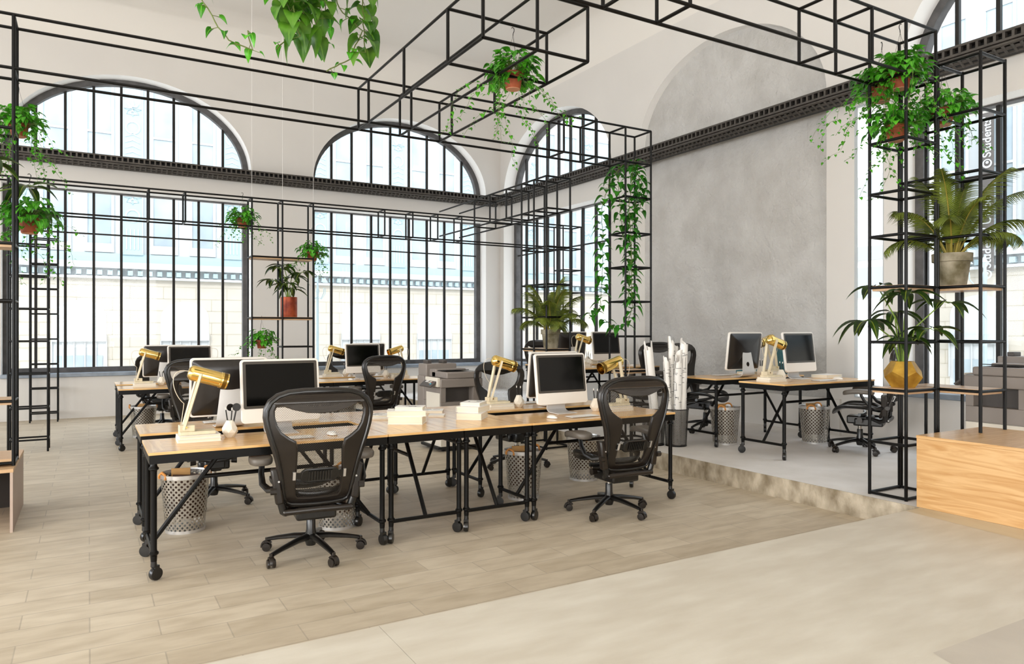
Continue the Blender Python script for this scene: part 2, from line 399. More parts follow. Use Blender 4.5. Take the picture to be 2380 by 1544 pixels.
tag(plate([rect(XL-WTH, -0.3, XR+WTH, ZC+.6)]+holes, WTH, TB(YF-WTH/2)).build('wall_front', 'wall'), kind='structure')
holes = [rect(-y-1.9, .75, -y+1.9, 4.2) for y in (-3.4, 1.2, 5.8, 10.4)]
tag(plate([rect(-YB, -0.3, -YF, ZC+.6)]+holes, WTH, TR(XL-WTH/2)).build('wall_left', 'wall'), kind='structure')
# ceiling with a coved edge
cr = 0.75; b = MB()
pr_ = [(cr*(1-cos(a)), cr*(sin(a))) for a in [pi/2*i/10 for i in range(11)]]
X0, Y0, X1, Y1 = XL, YF, XR, YB
rings = [[(X0+d, Y0+d, ZC-cr+z), (X1-d, Y0+d, ZC-cr+z), (X1-d, Y1-d, ZC-cr+z), (X0+d, Y1-d, ZC-cr+z)] for d, z in pr_]
vs = [p for r_ in rings for p in r_]; fs = []
for i in range(len(rings)-1):
    for j in range(4): fs.append((i*4+j, (i+1)*4+j, (i+1)*4+(j+1) % 4, i*4+(j+1) % 4))
fs.append([(len(rings)-1)*4+j for j in range(4)])
b.add(vs, fs); b.bb((XL-WTH, YF-WTH, ZC+.05), (XR+WTH, YB+WTH, ZC+.6))
tag(b.build('ceiling', 'ceil'), kind='structure')
# low plinth along the right wall
b = MB(); b.bb((XR-.04, 5.6, .18), (XR-.002, 9.6, .62)); tag(b.build('baseboard_right', 'wall'), kind='structure')

# ------------------------------------------------------------------ windows
wn_ = [0]
def window(c, plane, T, side, tilt_mull, lun=True):
    """c: centre along the wall in plate coords; T places plate coords; window plane is 'plane' deep"""
    wn_[0] += 1; e = empty('window_%d' % wn_[0]); tag(e, kind='structure')
    zb_ = 0.755; h0 = 3.89
    x0, x1 = c-1.925, c+1.925; fw = 0.10
    fr = plate([rect(x0, zb_, x1, h0), rect(x0+fw, zb_+0.085, x1-fw, h0-.001 if False else h0-.02)], 0.12, T)
    fr.build('frame', 'iron', e)
    if lun:
        o_ = ell(c, 4.47, 1.925, 1.43, 4.31); i_ = ell(c, 4.47, 1.825, 1.33, 4.33)
        plate([o_, i_], 0.12, T).build('arch_frame', 'iron', e)
    for k in range(1, 9):
        x = x0 + 0.03 + k*(3.85-.06)/9
        mb = plate([rect(x-.021, zb_+.05, x+.021, h0-.01)], 0.05, T)
        if lun:
            u = (x-c)/1.83
            if abs(u) < 0.97:
                zt2 = 4.47+1.34*sqrt(1-u*u); m2 = plate([rect(x-.021, 4.32, x+.021, zt2)], 0.05, T); mb.add(m2.v, m2.f)
        mb.build('mullion', 'mull', e)
    plate([rect(x0+fw, 3.14, x1-fw, 3.165)], 0.04, T).build('transom', 'mull', e)
    plate([rect(x0+.02, zb_+.02, x1-.02, h0-.01)], 0.004, T).build('glass', 'glass', e)
    if lun: plate([ell(c, 4.47, 1.84, 1.345, 4.32)], 0.004, T).build('arch_glass', 'glass', e)
    return e
dp = 0.33
e1 = window((w1[0]+w1[1])/2, 0, TB(YB+dp), 'b', 0)
e2 = window((w2[0]+w2[1])/2, 0, TB(YB+dp), 'b', 0)
e3 = window(-(r3[0]+r3[1])/2, 0, TR(XR+dp), 'r', 0)
e4 = window(-(r4[0]+r4[1])/2, 0, TR(XR+dp), 'r', 0)
e0 = window((w0[0]+w0[1])/2, 0, TB(YB+dp), 'b', 0)
e5 = empty('window_6'); tag(e5, kind='structure')
plate([rect(-5.43, .66, -5.05, 4.2), rect(-5.415, .675, -5.065, 4.185)], .05, TR(XR+.026)).build('frame', 'fwhite', e5)
for nm, a, c_ in (('sill_back', (w1[0]-.01, YB-.055, .695), (w1[1]+.01, YB+.28, .757)), ('sill_back', (w2[0]-.01, YB-.055, .695), (w2[1]+.01, YB+.28, .757)), ('sill_right', (XR-.055, r3[0]-.01, .725), (XR+.28, r3[1]+.01, .787)), ('sill_right', (XR-.055, r4[0]-.01, .725), (XR+.28, r4[1]+.01, .787))):
    b = MB(); b.bb(a, c_); tag(b.build('trim_2' if nm == 'sill_back' else 'trim_3', 'sill', None, 0.008), kind='structure')

# ------------------------------------------------------------------ girders (rack beams)
def girder(name, L, T, label):
    e = empty(name, label=label, cat='girder')
    b = MB()
    b.bb((0, 0, 4.405), (L, .27, 4.425), T); b.bb((0, 0, 4.315), (L, .05, 4.337), T); b.build('flange', 'girder', e)
    b = MB(); b.bb((0, .11, 4.24), (L, .27, 4.405), T); b.build('core', 'girderdark', e)
    b = MB(); k = int(L/.083)
    plate([rect(0, 4.335, L, 4.405)]+[rect(.008+i*.083+.018, 4.341, .008+i*.083+.075, 4.401) for i in range(k-1)], .05, T @ TB(.03)).build('web', 'girder', e)
    b = MB()
    for yy, zz in ((.03, 4.295), (.09, 4.265), (.15, 4.245)): b.tube([(0, yy, zz), (L, yy, zz)], .020, 8, True, T)
    for i in range(k):
        x = .04+i*.083
        b.tube([(x, .03, 4.285), (x, .15, 4.232)], .017, 6, True, T)
    b.build('lower_chord', 'girder', e)
girder('girder', 10.6, Matrix.Translation((-2.75, YB-.30, 0)), 'dark ribbed iron beam running under the arched windows of the back wall')
girder('girder', 13.8, Matrix(((0, 1, 0, XR-.30), (1, 0, 0, 0.05), (0, 0, 1, 0), (0, 0, 0, 1))), 'dark ribbed iron beam crossing the grey niche on the right wall')

# ------------------------------------------------------------------ street outside
b = MB(); b.bb((-40, YB+WTH+.01, -.35), (60, 60, -.1)); b.bb((XR+WTH+.01, -40, -.35), (60, YB+WTH+.01, -.1)); tag(b.build('pavement', 'street'), kind='structure')
def flower(c, r, n=8):
    out = []
    for k in range(n):
        a = 2*pi*k/n; L = []
        for i in range(9):
            t = i/8; L.append((c[0]+r*t*cos(a)-r*.16*sin(pi*t)*sin(a), c[1]+r*t*sin(a)+r*.16*sin(pi*t)*cos(a)))
        for i in range(7, 0, -1):
            t = i/8; L.append((c[0]+r*t*cos(a)+r*.16*sin(pi*t)*sin(a), c[1]+r*t*sin(a)-r*.16*sin(pi*t)*cos(a)))
        out.append(L)
    return out
def facade(T, x0, x1, off, label):
    """local: x along the front, y height, z towards the room"""
    e = empty('building', label=label, cat='building')
    b = plate([rect(x0, -.2, x1, 3.0)], .3, T); 
    b.build('ground_floor_wall', 'fcream', e)
    plate([rect(x0, 3.0, x1, 11)], .3, T).build('upper_wall', 'fwhite', e)
    T1 = T @ Matrix.Translation((0, 0, .15))
    b = MB(); z = -.1
    while z < 2.8:
        b.bb((x0, z, .0), (x1, z+.012, .006), T1); z += .36
    for i in range(int((x1-x0)/.9)):
        for j in range(8):
            x = x0+i*.9+(j % 2)*.45; b.bb((x, -.1+j*.36, 0), (x+.012, .26+j*.36, .006), T1)
    b.build('stone_joints', 'fline', e)
    b = MB(); b.bb((x0, 3.28, 0), (x1, 3.46, .18), T1); b.bb((x0, 2.98, 0), (x1, 3.05, .12), T1); b.build('cornice', 'fwhite', e)
    b = MB(); b.bb((x0, 3.46, 0), (x1, 3.72, .05), T1)
    for i in range(int((x1-x0)/.26)): b.bb((x0+i*.26, 3.08, 0), (x0+i*.26+.13, 3.22, .14), T1)
    b.build('dentil_band', 'fblue', e)
    n = int((x1-x0)/2.77)
    for i in range(-1, n+1):
        c = off + i*2.77
        if c < x0 or c > x1: continue
        p = MB(); p.bb((c-.28, 3.7, 0), (c+.28, 11, .09), T1); p.build('pilaster', 'fblue', e)
        T2 = T1 @ Matrix.Translation((0, 0, .095)); L = []
        for s_ in (-1, 1): L.append(rect(c+s_*.26-.012, 3.75, c+s_*.26+.012, 10.6))
        for q in range(4):
            L.append(rect(c-.17+q*.1, 3.85, c-.14+q*.1, 4.45))
        for zc in (4.85, 7.45, 9.6): L += [arc(c, zc, .2, 0, 2*pi, 24)[:-1], arc(c, zc, .155, 0, 2*pi, 24)[:-1]]
        for zc in (5.4, 8.0, 9.1): L += flower((c, zc), .23, 8)
        for q in range(5):
            zc = 5.85+q*.13; L.append([(c-.2+q*.03, zc), (c+.2-q*.03, zc), (c+.15-q*.03, zc+.08), (c-.15+q*.03, zc+.08)])
        for q in range(4): L.append([(c-.2, 6.65+q*.17), (c, 6.73+q*.17), (c+.2, 6.65+q*.17), (c, 6.78+q*.17)])
        plate(L, .02, T2).build('ornament', 'fwhite', e)
        for xa, xb in ((c+.55, c+1.15), (c+1.62, c+2.22)):
            f = plate([rect(xa-.07, 3.75, xb+.07, 9.4), rect(xa, 4.0, xb, 9.3)], .1, T1).build('window_surround', 'fwhite', e)
            MB().bb((xa, 4.0, .012), (xb, 9.3, .02), T1).build('pane', 'fglass', f)
            MB().bb((xa, 5.48, .02), (xb, 5.54, .05), T1).bb((xa, 7.2, .02), (xb, 7.26, .05), T1).build('glazing_bar', 'fwhite', f)
        # shop opening below
        xa, xb = c+.75, c+2.1
        lp = [(xa, .0), (xb, .0)] + [((xa+xb)/2+(xb-xa)/2*cos(pi*k/16), 1.85+.5*sin(pi*k/16)) for k in range(17)]
        d_ = plate([lp], .02, T1).build('shop_front', 'fwhite', e)
        b = MB(); b.bb((xa, 1.15, .01), (xb, 1.35, .1), T1)
        for q in range(6): b.bb((xa+q*(xb-xa)/5-.015, .3, .01), (xa+q*(xb-xa)/5+.015, 1.15, .05), T1)
        b.build('railing', 'fgrey', d_)
        MB().bb((xa+.1, .0, .01), (xb-.1, .75, .03), T1).build('shop_glass', 'fglass', d_)
    return e
facade(TB(24.2), -12, 26, 1.13, 'cream and pale blue patterned building across the street behind the back windows')
facade(TR(19.15), -22, 14, -8.15, 'cream and pale blue patterned building across the street behind the right windows')
# sunlit white pier seen through the narrow opening
e = empty('pier', (15, 9.8, 0), 0, 'white sunlit pier with grey ledges seen through the narrow slot window', 'pier')
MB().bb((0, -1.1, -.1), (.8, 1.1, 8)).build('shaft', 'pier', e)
b = MB()
for a, c_ in ((4.47, 4.92), (3.04, 3.35), (2.2, 2.88)): b.bb((-.03, -1.12, a), (.1, 1.12, c_))
b.build('ledge', 'fgrey', e)
# banner
e = empty('banner', (18.7, 9.17, 0), 0, 'tall dark grey street banner with white sideways lettering outside the right window', 'banner')
MB().bb((0, -.17, 2.9), (.02, .17, 8.6)).build('cloth', 'banner', e)
for z in (2.92, 5.75, 8.58): MB().tube([(0.01, 0, z), (.32, 0, z)], .015, 8).build('bracket', 'lampmetal', e)
def text(s, size, T, name, m, parent):
    cu = bpy.data.curves.new('t', 'FONT'); cu.body = s; cu.size = size; cu.extrude = .003; cu.offset = size*.012
    ob = bpy.data.objects.new('t', cu); me = ob.to_mesh(); b = MB()
    b.add([tuple(v.co) for v in me.vertices], [tuple(p.vertices) for p in me.polygons], None, T)
    ob.to_mesh_clear(); bpy.data.objects.remove(ob); bpy.data.curves.remove(cu)
    return b.build(name, m, parent)
# reads upwards: local x -> +z, local y -> +y (towards viewer's left), facing -x
TT = lambda y, z: Matrix(((0, 0, -1, -.004), (0, 1, 0, y), (1, 0, 0, z), (0, 0, 0, 1)))
for z in (2.62, 5.3):
    text("Students' Union", .27, TT(-.11, z+.35), 'lettering', 'fwhite', e)
    text("University of Evermotion", .115, TT(.09, z+.55), 'lettering', 'fwhite', e)
    plate([arc(0, 0, .11, 0, 2*pi, 20)[:-1], arc(0.01, 0, .075, 0, 2*pi, 20)[:-1], arc(.03, 0, .035, 0, 2*pi, 12)[:-1]], .006, Matrix.Translation((-.006, -.03, z+.2)) @ TT(0, 0)).build('emblem', 'fwhite', e)
# street lamps
def street_lamp(loc, label, s=1.0):
    e = empty('street_lamp', loc, 0, label, 'street lamp', 'street lamps outside the windows')
    b = MB(); b.lathe([(.04, .5), (.035, 2.6), (.05, 2.65), (.03, 2.75), (.02, 3.1)], 10); b.build('post', 'lampmetal', e)
    b = MB(); b.add([(x, y, z) for z, r in ((0, .22), (.55, .13)) for x, y in ((-r, -r), (r, -r), (r, r), (-r, r))], [(0, 1, 5, 4), (1, 2, 6, 5), (2, 3, 7, 6), (3, 0, 4, 7), (4, 5, 6, 7)]); b.build('base', 'lampmetal', e)
    for k in range(4):
        a = k*pi/2+.4; b = MB(); c_, s_ = cos(a), sin(a)
        b.tube([(0, 0, 2.5), (.14*c_, .14*s_, 2.45), (.26*c_, .26*s_, 2.6), (.27*c_, .27*s_, 2.75)], .012, 6); ar = b.build('bracket', 'lampmetal', e)
        b = MB(); b.lathe([(.03, 0), (.075, .16), (.05, .2), (.01, .27)], 8, (.27*c_, .27*s_, 2.75)); b.build('lantern', 'glass', ar)
        b = MB(); b.lathe([(.08, .16), (.05, .2), (.01, .27)], 8, (.27*c_, .27*s_, 2.755)); b.build('lantern_cap', 'lampmetal', ar)
    e.scale = (s, s, s)
street_lamp((15.5, 7.62, -.1), 'grey ornate street lamp with four lanterns outside the right window')
street_lamp((5.5, 20, -.1), 'grey ornate street lamp with four lanterns outside the middle window')
e = empty('pendant_lamp', (15.5, 6.68, 4.53), 0, 'white dome lamp hanging outside the right window at the picture edge', 'pendant lamp')
MB().lathe([(.34, 0), (.33, .05), (.2, .14), (.05, .2), (.02, .3)], 24).build('shade', 'fwhite', e)
MB().tube([(0, 0, .3), (0, 0, 3)], .01, 6).build('rod', 'lampmetal', e)

# ------------------------------------------------------------------ steel pipe frames
PR = 0.0125
def pframe(name, label, posts, rails, parent_group=None, cat='shelf frame'):
    e = empty(name, (0, 0, 0), 0, label, cat, 'black steel pipe frames')
    for x, y, z0, z1 in posts:
        MB().tube([(x, y, z0), (x, y, z1)], PR, 8).build('post', 'steel', e)
    for a, c in rails:
        MB().tube([a, c], PR*.95, 8).build('rail', 'steel', e)
    return e
def ring(x0, y0, x1, y1, z, sides='nsew'):
    o = []
    if 's' in sides: o.append(((x0, y0, z), (x1, y0, z)))
    if 'n' in sides: o.append(((x0, y1, z), (x1, y1, z)))
    if 'w' in sides: o.append(((x0, y0, z), (x0, y1, z)))
    if 'e' in sides: o.append(((x1, y0, z), (x1, y1, z)))
    return o
def shelf(parent, x0, y0, x1, y1, z, name='shelf_board'):
    MB().bb((x0+.014, y0+.014, z-.028), (x1-.014, y1-.014, z+.014)).build(name, 'shelfw', parent)
ZT, ZB = 3.835, 3.435
# frame A: near right tower and the truss running left above the picture
P = [(5.345, 3.185), (5.745, 3.185), (5.345, 3.48), (5.745, 3.48)]
posts = [(x, y, .18, ZT) for x, y in P]
rails = []
for z in (.195, .60, 1.015, 1.385, 1.815, 2.215, 2.55, 2.95, ZB, ZT): rails += ring(5.345, 3.185, 5.745, 3.48, z, 'nsew')
for y in (3.185, 3.48):
    for z in (ZB, ZT): rails.append(((.2, y, z), (5.345, y, z)))
for x in (4.92, 4.495, 3.12, 2.69, 2.26, .9):
    for y in (3.185, 3.48): posts.append((x, y, ZB, ZT))
    for z in (ZB, ZT): rails.append(((x, 3.185, z), (x, 3.48, z)))
fa = pframe('pipe_frame', 'tall black pipe tower at the platform corner, its truss running left above the picture', posts, rails)
shelf(fa, 5.345, 3.185, 5.745, 3.48, 1.815); shelf(fa, 5.345, 3.185, 5.745, 3.48, 1.015)
# frame B: lower tower standing on the maple cabinet
posts = [(5.775, 2.87, .705, 3.58), (6.13, 2.87, .705, 3.58), (5.775, 3.185, .18, 3.58), (6.13, 3.185, .18, 3.58), (5.775, 3.48, .18, 3.58), (6.13, 3.48, .18, 3.58)]
rails = []
for z in (1.015, 1.39, 1.815, 2.2, 2.685, 3.15, 3.565): rails += ring(5.775, 2.87, 6.13, 3.185, z) + ring(5.775, 3.185, 6.13, 3.48, z, 'new')
fb = pframe('pipe_frame', 'shorter black steel pipe shelf tower standing on the maple cabinet', posts, rails)
shelf(fb, 5.775, 2.87, 6.13, 3.48, 1.815); shelf(fb, 5.775, 2.87, 6.13, 3.48, 1.015)
# frame C: long truss across the room, its towers and the branch towards the camera
posts = []; rails = []
for y in (6.51, 6.805):
    for z in (ZB, ZT): rails.append(((-2.6, y, z), (5.745, y, z)))
for x in (4.495, 4.93, 5.36, 5.745, 2.27, 2.70, 3.135, -.48):
    z0 = ZB
    if x > 5.2: z0 = .18
    if x < 0: z0 = .47
    for y in (6.51, 6.805): posts.append((x, y, z0, ZT))
    for z in (ZB, ZT):
        if x != 2.70 or True: rails.append(((x, 6.51, z), (x, 6.805, z)))
for z in (.195, .60, 1.0, 1.405, 1.815, 2.217, 2.615, 3.033): rails += ring(5.36, 6.51, 5.745, 6.805, z)
for x in (2.27, 2.70, 3.135):
    for z in (ZB, ZT): rails.append(((x, 4.235, z), (x, 6.51, z)))
for y in (4.235, 4.78, 5.63):
    for z in (ZB, ZT): rails.append(((2.27, y, z), (3.135, y, z)) if y < 5 else ((2.27, y, z), (2.27, y+.001, z)))
    for x in (2.27, 2.70, 3.135):
        if (y, x) in ((4.78, 2.70), (5.63, 2.70)): continue
        posts.append((x, y, ZB, ZT))
for y in (6.51, 6.805): posts.append((-.86, y, .47, ZT))
for z in (.49, .95, 1.70, 2.127, 2.986): rails += ring(-.86, 6.51, -.48, 6.805, z)
fc = pframe('pipe_frame', 'long black pipe truss crossing the room above the near desks', posts, [r for r in rails if (Vector(r[0])-Vector(r[1])).length > .01])
for z in (.505, .95, 2.127): shelf(fc, -.86, 6.51, -.48, 6.805, z)
shelf(fc, 5.36, 6.51, 5.745, 6.805, 1.0)
# frame D: back truss with ladder tower, shelf tower and right tower
posts = []; rails = []
zt, zb = 3.32, 2.925
for y in (10.45, 10.735):
    for z in (zb, zt): rails.append(((-1.6, y, z), (7.59, y, z)))
for x in (.68, 1.113, 1.96, 2.375, 2.81, 3.9, 4.36, 4.786, 5.21, -.425, -.825, 7.2, 7.59):
    z0 = zb
    if x in (-.425, -.825, 1.96, 2.375, 2.81): z0 = 0
    if x > 7: z0 = .18
    for y in (10.45, 10.735): posts.append((x, y, z0, zt))
    for z in (zb, zt): rails.append(((x, 10.45, z), (x, 10.735, z)))
for z in (.147, .531, .946, 1.343, 1.74, 2.14, 2.52): rails += ring(-.825, 10.45, -.425, 10.735, z)
for z in (1.735, 2.145, 2.544, 1.33, .95, .55): rails += ring(7.2, 10.45, 7.59, 10.735, z)
for z in (2.51, 1.652): rails += ring(1.96, 10.45, 2.81, 10.735, z)
for z in (1.24, .84, .44): rails += ring(2.375, 10.45, 2.81, 10.735, z)
fd = pframe('pipe_frame', 'black pipe truss before the back windows, with ladder tower and plant shelf', posts, rails)
shelf(fd, 1.96, 10.45, 2.81, 10.735, 2.51); shelf(fd, 1.96, 10.45, 2.81, 10.735, 1.652)
# frame E: ladder close to the back wall
posts = [(x, y, 0, 3.36) for x in (-.80, -.425) for y in (13.74, 14.0)]; rails = []
for z in (.142, .538, .93, 1.334, 1.741, 2.144, 2.545, 2.95, 3.35): rails += ring(-.80, 13.74, -.425, 14.0, z)
pframe('pipe_frame', 'narrow black pipe ladder standing against the left part of the back wall', posts, rails)
# frame F: tower beside the platform step with the truss running back
posts = []; rails = []
zt, zb = 3.385, 2.99
for x in (4.87, 5.225):
    for y in (7.43, 7.72, 8.02): posts.append((x, y, 0.0, zt))
    for y in (8.42, 8.88, 9.35): posts.append((x, y, zb, zt))
    for z in (zb, zt): rails.append(((x, 7.43, z), (x, 10.56, z)))
for y in (7.43, 7.72, 8.02, 8.42, 8.88, 9.35):
    for z in (zb, zt): rails.append(((4.87, y, z), (5.225, y, z)))
for z in (.02, .42, .82, 1.234, 1.642, 2.05, 2.516): rails += ring(4.87, 7.43, 5.225, 8.02, z)
ff = pframe('pipe_frame', 'black pipe tower beside the platform step holding the small palm', posts, rails)
shelf(ff, 4.87, 7.43, 5.225, 8.02, 1.234)
for x, l in ((1.96, 'left'), (2.375, 'middle'), (2.81, 'right')):
    tag(MB().tube([(x, 10.45, 3.33), (x, 10.45, ZC)], .002, 5).build('suspension_cable', 'wirew'), 'thin white cable from the ceiling to the back pipe truss, the %s of three' % l, 'cable', 'suspension cables')

# ------------------------------------------------------------------ cabinets
e = empty('cabinet', (5.25, 3.05, .18), 0, 'large maple veneer cabinet block at the right edge', 'cabinet')
b = MB(); b.bb((0.0, -4.2, 0), (.93, 0, .505), None, 1); b.build('body', 'cab', e, 0.002)
b = MB(); b.bb((-.003, -4.2, .505), (.93, 0.002, .527), None, 0); b.build('top', 'cab', e, 0.002)
e = empty('bench_cabinet', (-.475, 6.38, 0), 0, 'low open bench cabinet with a wooden top at the left edge', 'cabinet')
b = MB(); b.bb((-.018, 0, 0), (0, 1.0, .44)); b.bb((-1.8, 0.98, 0), (-.018, 1.0, .44)); b.bb((-1.8, 0, 0), (-1.78, .98, .44)); b.build('side_panel', 'boxside', e)
b = MB(); b.bb((-1.8, -.005, .44), (0.003, 1.002, .465), None, 0); b.build('top', 'shelfw', e)
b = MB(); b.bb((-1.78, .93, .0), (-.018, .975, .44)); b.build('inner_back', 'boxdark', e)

# ------------------------------------------------------------------ desks
def make_desk():
    e = empty('desk', (0, 0, 0), 0, 'x', 'desk', 'wood and black pipe desks')
    L, D, z = .737, .293, .76; t = .016; bw = .095
    b = MB()
    def poly(pts, along, zz=z, dz=t):
        o = rnd.random()*9; n = len(pts)
        vs = [(x, y, zz) for x, y in pts]+[(x, y, zz-dz) for x, y in pts]
        uv = [((x if along == 'x' else y)+o, (y if along == 'x' else x)+o*.7) for x, y in pts]*2
        b.add(vs, [list(range(n))]+[[i, i+n, (i+1) % n+n, (i+1) % n] for i in range(n)], uv)
    g = .0008
    poly([(-L, -D), (L, -D), (L-bw, -D+bw), (-L+bw, -D+bw)], 'x'); poly([(L, D), (-L, D), (-L+bw, D-bw), (L-bw, D-bw)], 'x')
    poly([(-L, D), (-L, -D), (-L+bw, -D+bw), (-L+bw, D-bw)], 'y'); poly([(L, -D), (L, D), (L-bw, D-bw), (L-bw, -D+bw)], 'y')
    k = 4
    for i in range(k):
        y0 = -D+bw+(2*D-2*bw)*i/k; y1 = -D+bw+(2*D-2*bw)*(i+1)/k
        poly([(-L+bw, y0+g), (L-bw, y0+g), (L-bw, y1-g), (-L+bw, y1-g)], 'x', z-.0006)
    b.build('tabletop', 'desk', e, smooth=False)
    b = MB(); a = .052
    b.bb((-L+.004, -D+.004, z-t-a), (L-.004, -D+.022, z-t-.001)); b.bb((-L+.004, D-.022, z-t-a), (L-.004, D-.004, z-t-.001))
    b.bb((-L+.004, -D+.022, z-t-a), (-L+.022, D-.022, z-t-.001)); b.bb((L-.022, -D+.022, z-t-a), (L-.004, D-.022, z-t-.001))
    b.build('apron', 'steel', e)
    pf = [(.017, .115), (.019, .15), (.027, .158), (.027, .168), (.019, .176), (.0175, .19), (.0175, .64), (.019, .652), (.028, .658), (.028, .667), (.02, .675), (.018, .69)]
    for sx in (-1, 1):
        for sy in (-1, 1):
            x, y = sx*.707, sy*.262
            lg = MB().lathe(pf, 14, (x, y, 0)).build('leg', 'steel', e)
            a = rnd.random()*6; dx, dy = cos(a)*.012, sin(a)*.012
            b = MB(); b.lathe([(.016, .115), (.018, .085), (.014, .08)], 10, (x, y, 0))
            T = Matrix.Translation((x+dx, y+dy, .039)) @ Matrix.Rotation(a, 4, 'Z') @ Matrix.Rotation(R(90), 4, 'X')
            b.lathe([(.02, -.017), (.036, -.016), (.039, -.006), (.039, .006), (.036, .016), (.02, .017)], 20, (0, 0, 0), T)
            b.box((x+dx, y+dy, .075), (.03, .034, .03), Matrix.Translation((x+dx, y+dy, 0)) @ Matrix.Rotation(a, 4, 'Z') @ Matrix.Translation((-x-dx, -y-dy, 0)))
            b.build('caster', 'blackp', lg)
        MB().tube([(sx*.707, -.262, .15), (sx*.707, .262, .15)], .014, 8).build('end_rail', 'steel', e)
        MB().tube([(sx*.705, 0, .15), (sx*.29, 0, .70)], .015, 8).build('brace', 'steel', e)
    MB().tube([(-.41, 0, .54), (.41, 0, .54)], .014, 8).build('stretcher', 'steel', e)
    MB().bb((-.10, -.05, .655), (.10, .06, .692)).build('cable_tray', 'steel', e)
    return e
desk0 = make_desk(); used = [False]
def desk(x, y, z, rz, label):
    if not used[0]:
        used[0] = True; desk0.location = (x, y, z); desk0.rotation_euler = (0, 0, rz); desk0['label'] = label; return desk0
    return dup(desk0, (x, y, z), rz, label)
CY = (4.99, 5.875)
desk(1.04, 4.992, 0, 0, 'nearest desk in front, left, with brass lamp on books and the nearest chair')
desk(1.045, 5.88, 0, 0, 'desk right behind the nearest left desk, holding a monitor seen from behind')
desk(2.075, 5.44, 0, R(90), 'left of the two middle desks, carrying the left book stack')
desk(2.66, 5.44, 0, R(90), 'right of the two middle desks, carrying the right book stack')
desk(3.69, 4.992, 0, 0, 'near right desk with the front-facing white monitor and brass lamp')
desk(3.69, 5.88, 0, 0, 'desk right behind the near right desk, with a monitor seen from behind')
O = 5.23
desk(1.05, 4.992+O, 0, 0, 'front desk of the far left pair near the back windows')
desk(1.05, 5.88+O, 0, 0, 'rear desk of the far left pair near the back windows')
desk(2.075, 5.44+O, 0, R(90), 'far middle desk, left of two, hidden behind the front monitors')
desk(2.66, 5.44+O, 0, R(90), 'far middle desk, right of two, in front of the back window')
desk(3.69, 4.992+O, 0, 0, 'front desk of the far right pair, beside the copier')
desk(3.69, 5.88+O, 0, 0, 'rear desk of the far right pair, nearest the back window')
desk(6.68, 5.06, .18, 0, 'front desk on the platform, nearest the step')
desk(6.70, 5.98, .18, 0, 'second desk on the platform, behind the front one')
desk(6.68, 8.50, .18, 0, 'third desk on the platform, below the climbing plant')
desk(6.70, 9.42, .18, 0, 'rearmost desk on the platform near the corner')

